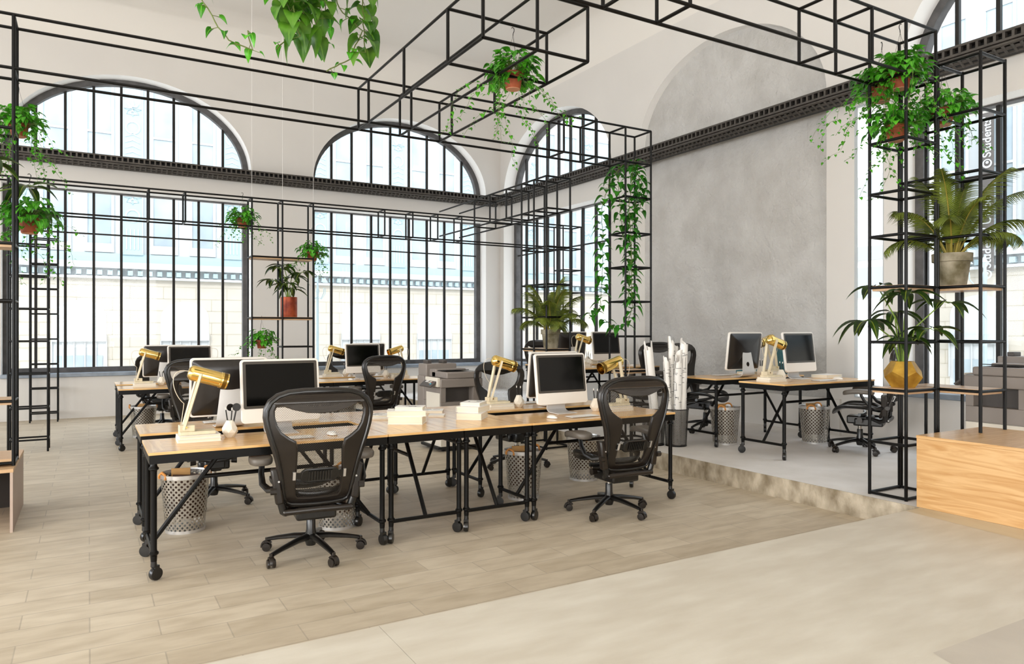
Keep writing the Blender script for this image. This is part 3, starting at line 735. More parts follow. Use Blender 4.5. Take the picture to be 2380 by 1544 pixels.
# ------------------------------------------------------------------ office chair (local: faces +y)
def bend(u, v, off=0.0):
    """back plane coords (u across, v height) -> 3D"""
    y = -.235 - .20*(v-.38) - .06*sin(pi*(v-.40)/.72) + .55*u*u - off
    return (u, y, v)
def make_chair():
    e = empty('office_chair', (0, 0, 0), 0, 'x', 'office chair', 'black mesh office chairs')
    # five star base
    bs = MB().lathe([(.030, .065), (.038, .09), (.040, .13), (.030, .17), (.029, .235), (.026, .24)], 16).build('base_hub', 'blackp', e)
    for k in range(5):
        a = R(90+72*k-20); c, s = cos(a), sin(a)
        g = MB().tube([(.02*c, .02*s, .125), (.12*c, .12*s, .118), (.24*c, .24*s, .098), (.315*c, .315*s, .082)], [.030, .025, .020, .017], 10, True, None, (1.0, .75)).build('base_leg', 'blackp', e)
        b = MB(); cx, cy = .325*c, .325*s; q = a+rnd.uniform(-1.2, 1.2)
        T = Matrix.Translation((cx, cy, .029)) @ Matrix.Rotation(q, 4, 'Z') @ Matrix.Rotation(R(90), 4, 'X')
        for w in (-.017, .017): b.lathe([(.012, w-.009), (.027, w-.008), (.029, w), (.027, w+.008), (.012, w+.009)], 16, (0, 0, 0), T)
        T = Matrix.Translation((cx, cy, .032)) @ Matrix.Rotation(q, 4, 'Z')
        hood = [(-.016, a2) for a2 in ()]
        b.tube([(.035*cos(t), 0, .035*sin(t)) for t in [pi*(-.05+i*.85/8) for i in range(9)]], .018, 6, True, T, (1.0, .45))
        b.tube([(cx, cy, .055), (cx, cy, .09)], .012, 8)
        b.build('caster', 'charp', g)
    MB().lathe([(.021, .22), (.021, .315)], 14).build('gas_column', 'chrome', e)
    # tilt mechanism
    m = MB(); m.bb((-.085, -.14, .30), (.085, .12, .385)); m.bb((-.125, -.235, .285), (.125, .04, .365)); m.bb((-.06, -.08, .275), (.06, .06, .31))
    mc = m.build('tilt_mechanism', 'blackp', e, .015)
    for sx in (-1, 1):
        MB().tube([(sx*.08, -.02, .35), (sx*.15, -.02, .35)], .012, 8).build('knob_shaft', 'chrome', mc)
        MB().tube([(sx*.14, -.02, .35), (sx*.185, -.02, .35)], [.022, .028], 12).build('knob', 'charp', mc)
    # seat pan
    W2 = .245
    seat = []
    for i in range(48):
        t = 2*pi*i/48; c, s = cos(t), sin(t)
        x = W2*math.copysign(abs(c)**.62, c); y = .235*math.copysign(abs(s)**.62, s)
        if y < 0: x *= 1-.25*(-y/.235)**2
        seat.append((x, y))
    def sf(v):
        x, y, z = v; zz = .455 + z + .05*(x/.25)**2 - .045*max(0, (y-.08)/.16)**2 - .01*(1-(x/.25)**2)
        return (x, y+.02, zz)
    inn = [(x*.91, y*.91) for x, y in seat]
    plate([seat, inn], .034, None, .010, sf).build('seat_frame', 'blackp', e)
    g = MB(); n = 14; vs = []; fs = []; uv = []
    for i in range(n+1):
        for j in range(n+1):
            a_, b_ = -1+2*i/n, -1+2*j/n
            x = a_*sqrt(max(0, 1-b_*b_*.45))*.215; y = b_*sqrt(max(0, 1-a_*a_*.45))*.205
            vs.append(sf((x, y, .004))); uv.append((x, y))
    for i in range(n):
        for j in range(n): k = i*(n+1)+j; fs.append((k, k+n+1, k+n+2, k+1))
    g.add(vs, fs, uv); g.build('seat_mesh', 'net', e)
    MB().tube([(-.2, -.02, .41), (-.1, -.04, .40), (.1, -.04, .40), (.2, -.02, .41)], .018, 8).build('seat_support', 'blackp', e)
    # back frame
    half = [(0, 1.118), (.10, 1.117), (.19, 1.108), (.25, 1.088), (.295, 1.052), (.318, 1.005), (.322, .955), (.312, .90), (.293, .83), (.268, .75), (.246, .67), (.230, .59), (.217, .50), (.206, .435), (.192, .405), (.165, .392), (.10, .386), (0, .384)]
    inner = [(0, .985), (.08, .990), (.16, 1.010), (.225, 1.035), (.262, 1.030), (.278, .995), (.277, .955), (.262, .90), (.235, .855), (.190, .820), (.155, .800), (.146, .76), (.146, .68), (.148, .60), (.148, .50), (.142, .455), (.125, .435), (.07, .43), (0, .43)]
    def dens(p):
        o = []
        for a, c in zip(p, p[1:]):
            for k in range(3): t = k/3; o.append((a[0]+(c[0]-a[0])*t, a[1]+(c[1]-a[1])*t))
        o.append(p[-1]); return o
    def full(h):
        h = dens(h); return h + [(-x, y) for x, y in h[::-1] if abs(x) > 1e-6]
    fo, fi = full(half), full(inner)
    B = lambda v: bend(v[0], v[1], -v[2])
    bf = plate([fo, fi], .036, None, .012, B).build('back_frame', 'charp', e)
    rim = full(half)
    pts = [bend(x*.965, .75+(y-.75)*.975, .020) for x, y in rim]; pts.append(pts[0]); pts.append(pts[1])
    MB().tube(pts, .0105, 8, False).build('back_rim', 'blackp', bf)
    hb = [(0, 1.098), (.10, 1.096), (.18, 1.088), (.235, 1.07), (.27, 1.04), (.262, 1.032), (.225, 1.030), (.16, 1.003), (.08, .983), (0, .978)]
    plate([full(hb)], .012, None, .004, lambda v: bend(v[0], v[1], .017-v[2])).build('head_band', 'foam', bf)
    # net
    vs = []; fs = []; uv = []; n = 40; cols = 16
    hz = sorted(dens(inner), key=lambda p: p[1])
    ys = [.43+(1.035-.43)*i/n for i in range(n+1)]
    def wid(y):
        best = .14
        pts_ = [p for p in dens(inner)]
        c = [a[0]+(b_[0]-a[0])*((y-a[1])/(b_[1]-a[1])) for a, b_ in zip(pts_, pts_[1:]) if (a[1]-y)*(b_[1]-y) <= 0 and abs(b_[1]-a[1]) > 1e-6]
        return max(c)+.006 if c else best
    for y in ys:
        w = wid(y)
        for j in range(cols+1):
            x = -w+2*w*j/cols; vs.append(bend(x, y, .004)); uv.append((x, y))
    for i in range(n):
        for j in range(cols): k = i*(cols+1)+j; fs.append((k, k+1, k+cols+2, k+cols+1))
    g = MB(); g.add(vs, fs, uv); g.build('back_mesh', 'net', bf)
    # lumbar pad
    def lp(v): return bend(v[0], v[1], .028-v[2]+.0*v[0])
    lb = plate([rrect(.215, .075, .03, 0, .59)], .03, None, .008, lp).build('lumbar_pad', 'blackp', e)
    b = MB()
    for k in range(9): b.tube([bend(-.066+k*.0165, .56, .045), bend(-.066+k*.0165, .62, .045)], .0055, 6)
    b.build('lumbar_ribs', 'blackp', lb)
    for sx in (-1, 1):
        plate([rect(sx*.135-.027, .57, sx*.135+.027, .61)], .014, None, 0, lp).build('lumbar_strap', 'blackp', lb)
        plate([rect(sx*.152-.008, .565, sx*.152+.008, .617)], .02, None, 0, lp).build('lumbar_clip', 'alu', lb)
        # side plates, links
        q = bend(sx*.24, .52, 0)
        sp_ = MB().box((sx*.243, q[1]+.0, .525), (.050, .060, .225), Matrix.Translation((sx*.236, q[1], .525)) @ Matrix.Rotation(sx*R(8), 4, 'Y') @ Matrix.Translation((-sx*.236, -q[1], -.525))).build('arm_bracket', 'charp', e, .012)
        MB().tube([(sx*.236, q[1]-.034, .555), (sx*.236, q[1]-.025, .555)], .006, 10).build('bolt', 'alu', sp_)
        MB().tube([(sx*.225, q[1]-.005, .43), (sx*.205, -.262, .365), (sx*.19, -.22, .345), (sx*.13, -.14, .365), (sx*.10, -.08, .37)], [.022, .026, .024, .02, .018], 10).build('link_arm', 'blackp', e)
        MB().tube([(sx*.203, -.30, .365), (sx*.203, -.288, .365)], .006, 10).build('bolt', 'alu', sp_)
        # arm
        ar = MB().tube([(sx*.245, q[1]+.02, .50), (sx*.285, q[1]+.07, .49), (sx*.315, -.13, .515), (sx*.318, -.08, .575), (sx*.312, -.055, .62), (sx*.31, -.05, .655)], [.028, .026, .022, .019, .019, .022], 10, True, None, (1, .8)).build('arm_post', 'blackp', e)
        pp = []
        for i in range(28):
            t = 2*pi*i/28; c, s = cos(t), sin(t); y = .135*math.copysign(abs(s)**.7, s); w = .054-.012*(y/.135)
            pp.append((w*math.copysign(abs(c)**.7, c), y))
        plate([pp], .046, None, .015, lambda v, sx=sx: (sx*.322+v[0], -.03+v[1], .664+v[2]-.018*(v[1]/.13)**2*(1 if v[1] > 0 else .3))).build('arm_pad', 'padp', ar)
        MB().tube([(sx*.25, q[1]-.03, .50), (sx*.285, q[1]-.03, .50)], [.022, .022], 8).build('arm_knob', 'charp', ar)
    MB().tube([(-.205, -.292, .362), (0, -.305, .368), (.205, -.292, .362)], .0155, 10, True, None, (1, 1.2)).build('cross_bar', 'charp', e)
    return e
chair0 = make_chair(); cu_ = [False]
def chair(x, y, z, deg, label):
    if not cu_[0]:
        cu_[0] = True; chair0.location = (x, y, z); chair0.rotation_euler = (0, 0, R(deg)); chair0['label'] = label; return
    dup(chair0, (x, y, z), R(deg), label)
chair(1.265, 4.76, 0, -6, 'largest mesh office chair, nearest, back to us at the near left desk')
chair(3.64, 4.63, 0, -3, 'mesh office chair at the near right desk, back to us, seat edge showing')
chair(.93, 6.62, 0, 176, 'mesh office chair behind the near left desks, facing us, half hidden by the monitor')
chair(3.98, 6.66, 0, 184, 'mesh office chair behind the near right desks, beside the second brass lamp')
chair(3.55, 9.92, 0, 4, 'mesh office chair left of the copier, back to us, at the far right desks')
chair(1.12, 9.95, 0, 0, 'mesh chair at the front of the far left desks, seen above the near monitor')
chair(.95, 11.90, 0, 182, 'mesh office chair behind the far left desks, facing us by the back window')
chair(3.85, 11.90, 0, 178, 'mesh office chair behind the far right desks, facing us by the back window')
chair(7.14, 4.76, .18, 26, 'mesh office chair on the platform right of the front desk, behind the gold planter')
chair(6.85, 6.72, .18, 196, 'mesh office chair on the platform right behind the blueprint bins')
chair(7.05, 8.22, .18, 2, 'mesh office chair on the platform below the climbing plant, left of the blueprint rolls')
chair(6.75, 10.15, .18, 180, 'mesh office chair farthest back on the platform, behind the fern pot')

# ------------------------------------------------------------------ monitors (face -y)
def make_monitor():
    e = empty('monitor', (0, 0, 0), 0, 'x', 'computer monitor', 'white desktop computers')
    w, h = .535, .43
    TM = Matrix.Translation((0, 0, .085)) @ Matrix.Rotation(R(-7), 4, 'X') @ Matrix(((1, 0, 0, 0), (0, 0, -1, 0), (0, 1, 0, h/2), (0, 0, 0, 1)))
    bd = plate([rrect(w, h, .022)], .026, TM, .004).build('housing', 'white', e)
    plate([rrect(w-.022, .325, .012, 0, .042), rrect(w-.062, .287, .004, 0, .042)], .003, TM @ Matrix.Translation((0, 0, .0135))).build('bezel', 'bezel', bd)
    plate([rrect(w-.06, .289, .004, 0, .042)], .002, TM @ Matrix.Translation((0, 0, .0137))).build('screen', 'screen', bd)
    # bulging dark back
    b = MB(); ring_ = lambda k, z: [(x, y, z) for x, y in rrect((w-.016)*k, (h-.016)*k, .02*k)]
    vs = ring_(1, -.012)+ring_(.93, -.026)+ring_(.62, -.043)+ring_(.3, -.05)+[(0, 0, -.052)]; n = len(rrect(1, 1, .1)); fs = []
    for i in range(3):
        for j in range(n): fs.append((i*n+j, (i+1)*n+j, (i+1)*n+(j+1) % n, i*n+(j+1) % n))
    for j in range(n): fs.append((3*n+j, 4*n, 3*n+(j+1) % n))
    b.add(vs, fs, None, TM); b.build('rear_shell', 'mback', bd)
    # stand: bent plate with a hole
    prof = [(-.075, .004), (-.02, .006), (.05, .008), (.075, .014), (.095, .03), (.100, .05), (.070, .30)]
    L0 = [0]
    for a, c in zip(prof, prof[1:]): L0.append(L0[-1]+sqrt((a[0]-c[0])**2+(a[1]-c[1])**2))
    def sfn(v):
        x, s_, z = v
        for i in range(len(prof)-1):
            if s_ <= L0[i+1] or i == len(prof)-2: break
        t = (s_-L0[i])/(L0[i+1]-L0[i]); a, c = prof[i], prof[i+1]
        dy, dz = c[0]-a[0], c[1]-a[1]; l = sqrt(dy*dy+dz*dz)
        return (x, a[0]+dy*t-dz/l*z, a[1]+dz*t+dy/l*z)
    N = 26; lft = []; rgt = []
    for i in range(N+1):
        s_ = L0[-1]*i/N; hw = .10 if s_ < .19 else .10-.035*(s_-.19)/(L0[-1]-.19)
        lft.append((-hw, s_)); rgt.append((hw, s_))
    b = plate([lft[::-1]+rgt, arc(0, L0[-1]*.66, .027, 0, 2*pi, 20)[:-1]], .006, None, 0)
    # densify along s by slicing
    bm = bmesh.new(); me = bpy.data.meshes.new('t'); me.from_pydata(b.v, [], b.f); bm.from_mesh(me)
    for i in range(1, N): bmesh.ops.bisect_plane(bm, geom=bm.verts[:]+bm.edges[:]+bm.faces[:], plane_co=(0, L0[-1]*i/N, 0), plane_no=(0, 1, 0))
    for v in bm.verts: v.co = sfn(v.co)
    bmesh.ops.remove_doubles(bm, verts=bm.verts[:], dist=1e-5); bmesh.ops.recalc_face_normals(bm, faces=bm.faces[:])
    bm.to_mesh(me); bm.free(); me.name = 'stand'
    finish('stand', me, 'aluw', e, 0, True, 30)
    return e
mon0 = make_monitor(); mu = [False]
def monitor(x, y, z, deg, label):
    if not mu[0]:
        mu[0] = True; mon0.location = (x, y, z); mon0.rotation_euler = (0, 0, R(deg)); mon0['label'] = label; return
    dup(mon0, (x, y, z), R(deg), label)
# ------------------------------------------------------------------ brass lamp (arm rises from origin, shade points +x)
def make_lamp():
    e = empty('desk_lamp', (0, 0, 0), 0, 'x', 'desk lamp', 'brass desk lamps')
    b = MB(); b.bb((-.06, -.055, 0), (.155, .055, .022)); bs = b.build('lamp_base', 'lampwood', e, .003)
    MB().bb((-.062, -.04, .022), (.03, .04, .062)).build('pivot_block', 'lampwood', bs, .003)
    for s_ in (-1, 1):
        MB().tube([(-.035, s_*.03, .035), (.065, s_*.062, .395)], .0150, 4, True, None, (1.2, .75)).build('arm', 'lampwood', e, 0, False)
        MB().tube([(-.02, s_*.048, .05), (-.02, s_*.034, .05)], .006, 8).build('screw', 'gold', e)
    a = R(-17); T = Matrix.Translation((.065, 0, .385)) @ Matrix.Rotation(-a, 4, 'Y') @ Matrix.Rotation(R(90), 4, 'Y')
    b = MB(); b.lathe([(.001, -.075), (.03, -.072), (.046, -.058), (.05, -.045), (.05, .125), (.053, .128), (.053, .136)], 32, (0, 0, 0), T, None, True, False)
    b.lathe([(.051, .136), (.048, .12), (.044, -.03), (.001, -.04)], 32, (0, 0, 0), T, None, False, False)
    sh = b.build('lamp_shade', 'gold', e)
    b = MB(); b.lathe([(.053, .136), (.0535, .142)], 32, (0, 0, 0), T, None, False, False); b.lathe([(.0525, .155+.01), (.0535, .175), (.051, .175), (.048, .135)], 32, (0, 0, 0), T, None, False, False); b.build('shade_rim', 'gold', sh)
    b = MB(); b.lathe([(.053, .142), (.053, .166)], 32, (0, 0, 0), T, None, False, False); b.lathe([(.0515, .166), (.0515, .142)], 32, (0, 0, 0), T, None, False, False); b.build('perforated_band', 'goldd', sh)
    MB().lathe([(.012, -.03), (.014, .0), (.026, .04), (.024, .07), (.001, .085)], 16, (0, 0, 0), T).build('bulb', 'ceramic', sh)
    pts = []
    p0, p1, p2, p3 = [Vector(q) for q in ((-.005, 0, .41), (-.14, 0, .45), (-.10, 0, .26), (-.03, .012, .20))]
    for i in range(14):
        t = i/13; pts.append(p0*(1-t)**3+p1*3*t*(1-t)**2+p2*3*t*t*(1-t)+p3*t**3)
    pts += [Vector((-.045, .018, .08)), Vector((-.05, .03, .024))]
    MB().tube(pts, .0022, 5).build('cord', 'cord', e)
    return e
lamp0 = make_lamp(); lu = [False]
def lamp(x, y, z, deg, label):
    if not lu[0]:
        lu[0] = True; lamp0.location = (x, y, z); lamp0.rotation_euler = (0, 0, R(deg)); lamp0['label'] = label; return
    dup(lamp0, (x, y, z), R(deg), label)
def book(x, y, z, w, d, h, deg, label, group, title=True):
    e = empty('book', (x, y, z), R(deg), label, 'book', group)
    b = MB(); b.bb((-w/2+.004, -d/2+.004, .002), (w/2-.004, d/2-.004, h-.002)); b.build('pages', 'pages', e)
    b = MB(); b.bb((-w/2, -d/2, 0), (w/2, d/2, .002)); b.bb((-w/2, -d/2, h-.002), (w/2, d/2, h)); b.bb((-w/2, d/2-.002, .002), (w/2, d/2, h-.002))
    cv = b.build('cover', 'paper', e)
    if title:
        b = MB(); r_ = random.Random(int(x*1000)+int(z*1000))
        for k in range(5):
            xx = r_.uniform(-w*.35, w*.25); yy = r_.uniform(-d*.35, d*.3); b.bb((xx, yy, h), (xx+r_.uniform(.03, .07), yy+.004+r_.random()*.008, h+.0006))
        b.build('cover_print', 'ink', cv)
    return e
# ------------------------------------------------------------------ vase with pencils
def make_vase():
    e = empty('pencil_vase', (0, 0, 0), 0, 'x', 'vase', 'faceted white pencil vases')
    rg = [(.028, 0, 0), (.052, .035, .5), (.050, .062, 0), (.022, .115, .5)]; n = 7; vs = []; fs = []
    for r_, z, o in rg:
        for j in range(n): t = 2*pi*(j+o)/n; vs.append((r_*cos(t), r_*sin(t), z))
    for i in range(3):
        o = rg[i][2]
        for j in range(n):
            a, b_ = i*n+j, i*n+(j+1) % n; c, d = (i+1)*n+j, (i+1)*n+(j+1) % n
            if o == 0: fs += [(a, b_, c), (b_, d, c)]
            else: fs += [(a, b_, d), (a, d, c)]
    fs.append(list(range(n))[::-1])
    MB().add(vs, fs).build('body', 'ceramic', e, 0, False)
    for k, (dx, dy, l) in enumerate(((-.012, .004, .185), (.004, -.008, .18))):
        p = MB().tube([(dx*.6, dy*.6, .06), (dx*2.1, dy*1.5, l)], .0042, 6).build('pencil', 'ink', e)
        MB().tube([(dx*2.1, dy*1.5, l), (dx*2.25, dy*1.6, l+.018)], .0045, 6).build('eraser', 'white', p)
    return e
vase0 = make_vase(); vu = [False]
def vase(x, y, z, deg, label, glassy=False):
    if not vu[0]:
        vu[0] = True; vase0.location = (x, y, z); vase0.rotation_euler = (0, 0, R(deg)); vase0['label'] = label; r = vase0
    else: r = dup(vase0, (x, y, z), R(deg), label)
    return r
def make_key():
    e = empty('keyboard', (0, 0, 0), 0, 'x', 'keyboard', 'slim white keyboards')
    b = MB(); b.bb((-.14, -.057, .001), (.14, .057, .007)); b.build('tray', 'alu', e, .002)
    b = MB()
    for i in range(14):
        for j in range(5): b.bb((-.133+i*.019, -.05+j*.0205, .007), (-.133+i*.019+.016, -.05+j*.0205+.0165, .0098))
    b.build('keys', 'white', e, 0, False)
    return e
def make_mouse():
    b = MB(); n = 20; vs = []; fs = []
    for i in range(9):
        ph = pi/2*i/8
        for j in range(n): t = 2*pi*j/n; vs.append((.030*cos(ph)*cos(t), .056*cos(ph)*sin(t), .003+.024*sin(ph)))
    for i in range(8):
        for j in range(n): fs.append((i*n+j, i*n+(j+1) % n, (i+1)*n+(j+1) % n, (i+1)*n+j))
    fs.append(list(range(n))[::-1]); b.add(vs, fs)
    o = b.build('mouse', 'white'); return tag(o, 'x', 'computer mouse', 'white computer mice')
key0, mouse0 = make_key(), make_mouse(); ku = [False]; mo = [False]
def keyboard(x, y, z, deg, label):
    if not ku[0]:
        ku[0] = True; key0.location = (x, y, z); key0.rotation_euler = (0, 0, R(deg)); key0['label'] = label
    else: dup(key0, (x, y, z), R(deg), label)
def mouse(x, y, z, deg, label):
    if not mo[0]:
        mo[0] = True; mouse0.location = (x, y, z); mouse0.rotation_euler = (0, 0, R(deg)); mouse0['label'] = label
    else: dup(mouse0, (x, y, z), R(deg), label)
# ------------------------------------------------------------------ waste basket
def make_basket():
    e = empty('waste_basket', (0, 0, 0), 0, 'x', 'waste basket', 'perforated steel waste baskets')
    b = MB(); n = 36; c0 = 2*pi*.155
    b.lathe([(.133, .008), (.168, .415)], 48, (0, 0, 0), None, .038*26, False, False)
    b.build('perforated_body', 'perf', e)
    b = MB(); b.lathe([(.130, 0), (.137, 0), (.137, .022), (.134, .022)], 40); b.build('foot_ring', 'alu', e); b = MB(); b.lathe([(.167, .40), (.172, .40), (.173, .428), (.169, .430), (.167, .42)], 40, (0, 0, 0), None, None, False, False); b.build('rim', 'alu', e)
    for s_ in (-1, 1):
        pts = [(s_*.168+s_*.006*sin(i*1.1), .032*cos(pi*i/12)*1.4, .40+.048*sin(pi*i/12)) for i in range(13)]
        MB().tube(pts, .009, 7).build('rope_handle', 'rope', e)
    MB().bb((-.07, -.09, .10), (.075, .10, .405), Matrix.Rotation(R(20), 4, 'Z') @ Matrix.Rotation(R(5), 4, 'Y')).build('liner_card', 'brown', e)
    MB().bb((-.10, .02, .12), (.03, .03, .455), Matrix.Rotation(R(-35), 4, 'Z')).build('kraft_sheet', 'kraft', e)
    return e
bas0 = make_basket(); bu = [False]
def basket(x, y, z, deg, label):
    if not bu[0]:
        bu[0] = True; bas0.location = (x, y, z); bas0.rotation_euler = (0, 0, R(deg)); bas0['label'] = label
    else: dup(bas0, (x, y, z), R(deg), label)
ZD = .76
def station(cx, cy, z, side, face, nm, extras=True):
    """side -1: lamp left / +1 right of monitor (world x); face +1 user sits at -y"""
    z = z+ZD; f = face
    monitor(cx+side*.0-(.0), cy+f*.155, z, (0 if f > 0 else 180)+(3 if f > 0 else 0), 'white desktop computer '+nm)
    lx = cx+side*.60; ly = cy+f*.10
    book(lx+.055*(-side), ly, z, .26, .18, .022, 2*side, 'lower white book under the brass lamp '+nm, 'books under the desk lamps', False)
    book(lx+.055*(-side), ly, z+.0225, .25, .172, .020, -1*side, 'upper white book under the brass lamp '+nm, 'books under the desk lamps', False)
    lamp(lx, ly, z+.043, 0 if side < 0 else 180, 'brass cylinder desk lamp with wooden arms '+nm)
    vase(cx+side*(.345), cy+f*.14, z, 20, 'faceted white vase with pencils '+nm)
    keyboard(cx+.0, cy-f*.13, z, 0, 'slim white keyboard '+nm)
    mouse(cx-side*.28 if f > 0 else cx+.3, cy-f*.10, z, 10, 'white mouse '+nm)
station(1.165, 4.99, 0, -1, 1, 'on the nearest left desk, facing us')
station(.905, 5.88, 0, 1, -1, 'on the desk behind the nearest left desk')
station(3.54, 4.99, 0, 1, 1, 'on the near right desk, facing us')
station(3.80, 5.88, 0, -1, -1, 'on the desk behind the near right desk')
station(1.165, 4.99+O, 0, -1, 1, 'on the front desk of the far left pair')
station(.905, 5.88+O, 0, 1, -1, 'on the rear desk of the far left pair')
station(3.54, 4.99+O, 0, 1, 1, 'on the front desk of the far right pair')
station(3.80, 5.88+O, 0, -1, -1, 'on the rear desk of the far right pair')
station(6.77, 5.06, .18, -1, 1, 'on the front platform desk')
station(6.52, 5.98, .18, 1, -1, 'on the second platform desk')
station(6.77, 8.50, .18, -1, 1, 'on the third platform desk, below the climbing plant')
station(6.52, 9.42, .18, 1, -1, 'on the rearmost platform desk')
# magnifier in the nearest vase
e = empty('magnifier', (.84, 5.13, .76), 0, 'black round hand mirror standing in the nearest white vase', 'hand mirror')
MB().tube([(0, 0, .08), (.018, -.004, .175)], .005, 6).build('handle', 'ink', e)
MB().lathe([(.026, -.003), (.027, 0), (.026, .003)], 24, (0, 0, 0), Matrix.Translation((.022, -.005, .20)) @ Matrix.Rotation(R(-15), 4, 'Z') @ Matrix.Rotation(R(90), 4, 'X')).build('disc', 'ink', e)

for x, y, z, d, l in ((.62, 5.82, 0, 20, 'waste basket under the nearest left desks, closest to us'), (1.62, 5.35, 0, 60, 'waste basket half hidden behind the nearest chair base'),
    (3.31, 5.42, 0, 15, 'waste basket between the near desk legs with a kraft paper sheet'), (4.24, 5.80, 0, 50, 'waste basket behind the armrest of the near right chair'),
    (.66, 11.22, 0, 0, 'waste basket under the far left desks by the ladder'), (6.28, 5.86, .18, 30, 'waste basket on the platform under the second desk, left one'),
    (7.22, 5.38, .18, 25, 'waste basket on the platform under the front desk, right one'), (3.5, 11.1, 0, 25, 'waste basket under the far right desks'), (7.4, 9.2, .18, 25, 'waste basket under the rearmost platform desk')):
    basket(x, y, z, d, l)

# ------------------------------------------------------------------ book stacks on the middle desks
G1, G2 = 'books of the left stack on the middle desks', 'books of the right stack on the middle desks'
book(2.13, 5.215, ZD, .27, .19, .058, -33, 'thick cream book at the bottom of the left book stack', G1, False)
book(2.135, 5.235, ZD+.058, .30, .20, .042, -24, 'middle book of the left book stack', G1)
book(2.165, 5.24, ZD+.10, .22, .15, .026, -32, 'thin white book on top of the left book stack', G1)
book(2.71, 5.24, ZD, .27, .21, .050, 50, 'thick cream book at the bottom of the right book stack', G2, False)
book(2.74, 5.28, ZD+.05, .24, .20, .046, 38, 'middle book of the right book stack', G2)
book(2.77, 5.33, ZD+.096, .22, .17, .028, 46, 'thin white book on top of the right book stack', G2)
book(2.03, 5.62, ZD, .24, .17, .010, -30, 'thin white booklet lying left of the left book stack', 'loose booklets')
book(2.06, 5.66, ZD+.010, .24, .17, .016, -22, 'thin white book lying on the booklet left of the stacks', 'loose booklets')
book(2.56, 5.80, ZD, .27, .18, .022, -28, 'flat white book lying between and behind the two stacks', 'loose booklets')
book(2.52, 5.52, ZD, .13, .13, .012, -30, 'small white note block between the two book stacks', 'loose booklets', False)
for x, y, z, l in ((7.33, 5.30, .94, 'white box file lying on the right end of the front platform desk'), (7.05, 6.15, .94, 'flat white book at the back of the second platform desk')):
    book(x, y, z, .30, .2, .03, 4, l, 'books on the platform desks', False)
# binders
def binder(x, y, z, deg, label, n=2):
    e = empty('binder', (x, y, z), R(deg), label, 'binder', 'teal lever arch binders')
    MB().bb((-.04, 0, 0), (.04, .27, .32)).build('body', 'teal', e)
    MB().bb((-.03, -.002, .01), (.03, 0, .30)).build('spine_label', 'paper', e)
    b = MB()
    for k in range(7): b.bb((-.03, -.0028, .09+k*.03), (.03, -.002, .092+k*.03))
    b.bb((-.008, -.0028, .045), (.008, -.002, .06)); b.bb((-.026, -.003, .01), (.026, -.002, .022)); b.build('label_lines', 'ink', e)
for x, y, z, l in ((7.40, 5.88, .94, 'left teal binder beside the rightmost platform monitor'), (7.50, 5.87, .94, 'right teal binder beside the rightmost platform monitor'),
    (6.98, 6.14, .94, 'left teal binder behind the two platform lamps'), (7.08, 6.14, .94, 'right teal binder behind the two platform lamps'),
    (7.16, 9.35, .94, 'left teal binder on the rearmost platform desk'), (7.26, 9.35, .94, 'right teal binder on the rearmost platform desk')):
    binder(x, y, z, -25, l)

# ------------------------------------------------------------------ blueprint bins
def bin_(x, y, label, sc=1.0):
    e = empty('blueprint_bin', (x, y, .18), 0, label, 'bin', 'dark wire bins on the platform')
    b = MB(); b.lathe([(.115, 0), (.14, .415)], 40, (0, 0, 0), None, .012*70, True, False); b.build('mesh_wall', 'netb', e)
    b = MB(); b.lathe([(.113, .0), (.118, 0), (.118, .01), (.113, .01)], 32); b.build('foot_ring', 'steel', e); b = MB(); b.lathe([(.139, .41), (.143, .41), (.143, .418), (.139, .418)], 32, (0, 0, 0), None, None, False, False); b.build('rim', 'steel', e)
bin_(5.70, 6.04, 'dark wire mesh bin full of blueprint rolls, right one'); bin_(5.53, 6.22, 'dark wire mesh bin with blueprint rolls, left one behind the desk')
def roll(bx, by, dx, dy, ex, ey, L, r, lines, label):
    p0 = Vector((bx+dx, by+dy, .20)); p1 = Vector((bx+ex, by+ey, .20+L)); d = (p1-p0).normalized()
    q = d.to_track_quat('Z', 'Y').to_matrix().to_4x4(); T = Matrix.Translation(p0) @ q
    e = empty('blueprint_roll', (0, 0, 0), 0, label, 'paper roll', 'blueprint rolls in the wire bins')
    vs = []; fs = []; n = 40; rr = random.Random(int(L*1000)); turns = 1.9
    hs = []; h = 0
    for j in range(n+1):
        if j % 4 == 0: h = rr.uniform(-.09, .05)
        hs.append(h + .035*cos(2*pi*(j/n)*turns))
    for j in range(n+1):
        t = 2*pi*turns*j/n; r_ = r*(.72+.28*j/n)
        vs += [(r_*cos(t), r_*sin(t), 0), (r_*cos(t), r_*sin(t), L*.93+hs[j])]
    for j in range(n): fs.append((2*j, 2*j+2, 2*j+3, 2*j+1))
    MB().add(vs, fs, None, T).build('sheet', 'paper', e, 0, True, 60)
    if lines:
        b = MB()
        for k in range(60):
            z = rr.uniform(.35, L*.86); t0 = rr.uniform(0, 2*pi); R_ = r*1.0+.0012
            if rr.random() < .5:
                w = rr.uniform(.3, 1.0); m = 6
                vs = []; 
                for i in range(m+1):
                    t = t0+w*i/m; vs += [(R_*cos(t), R_*sin(t), z), (R_*cos(t), R_*sin(t), z+.0042)]
                b.add(vs, [(2*i, 2*i+2, 2*i+3, 2*i+1) for i in range(m)], None, T)
            else:
                hh = rr.uniform(.03, .15); w = .07
                vs = [(R_*cos(t0), R_*sin(t0), z), (R_*cos(t0+w), R_*sin(t0+w), z), (R_*cos(t0+w), R_*sin(t0+w), z+hh), (R_*cos(t0), R_*sin(t0), z+hh)]
                b.add(vs, [(0, 1, 2, 3)], None, T)
        b.build('plan_drawing', 'ink', e)
B1 = (5.70, 6.04); B2 = (5.53, 6.22)
roll(*B2, .03, -.03, -.05, .05, 1.18, .055, False, 'plain white paper roll leaning left, widest of the rolls')
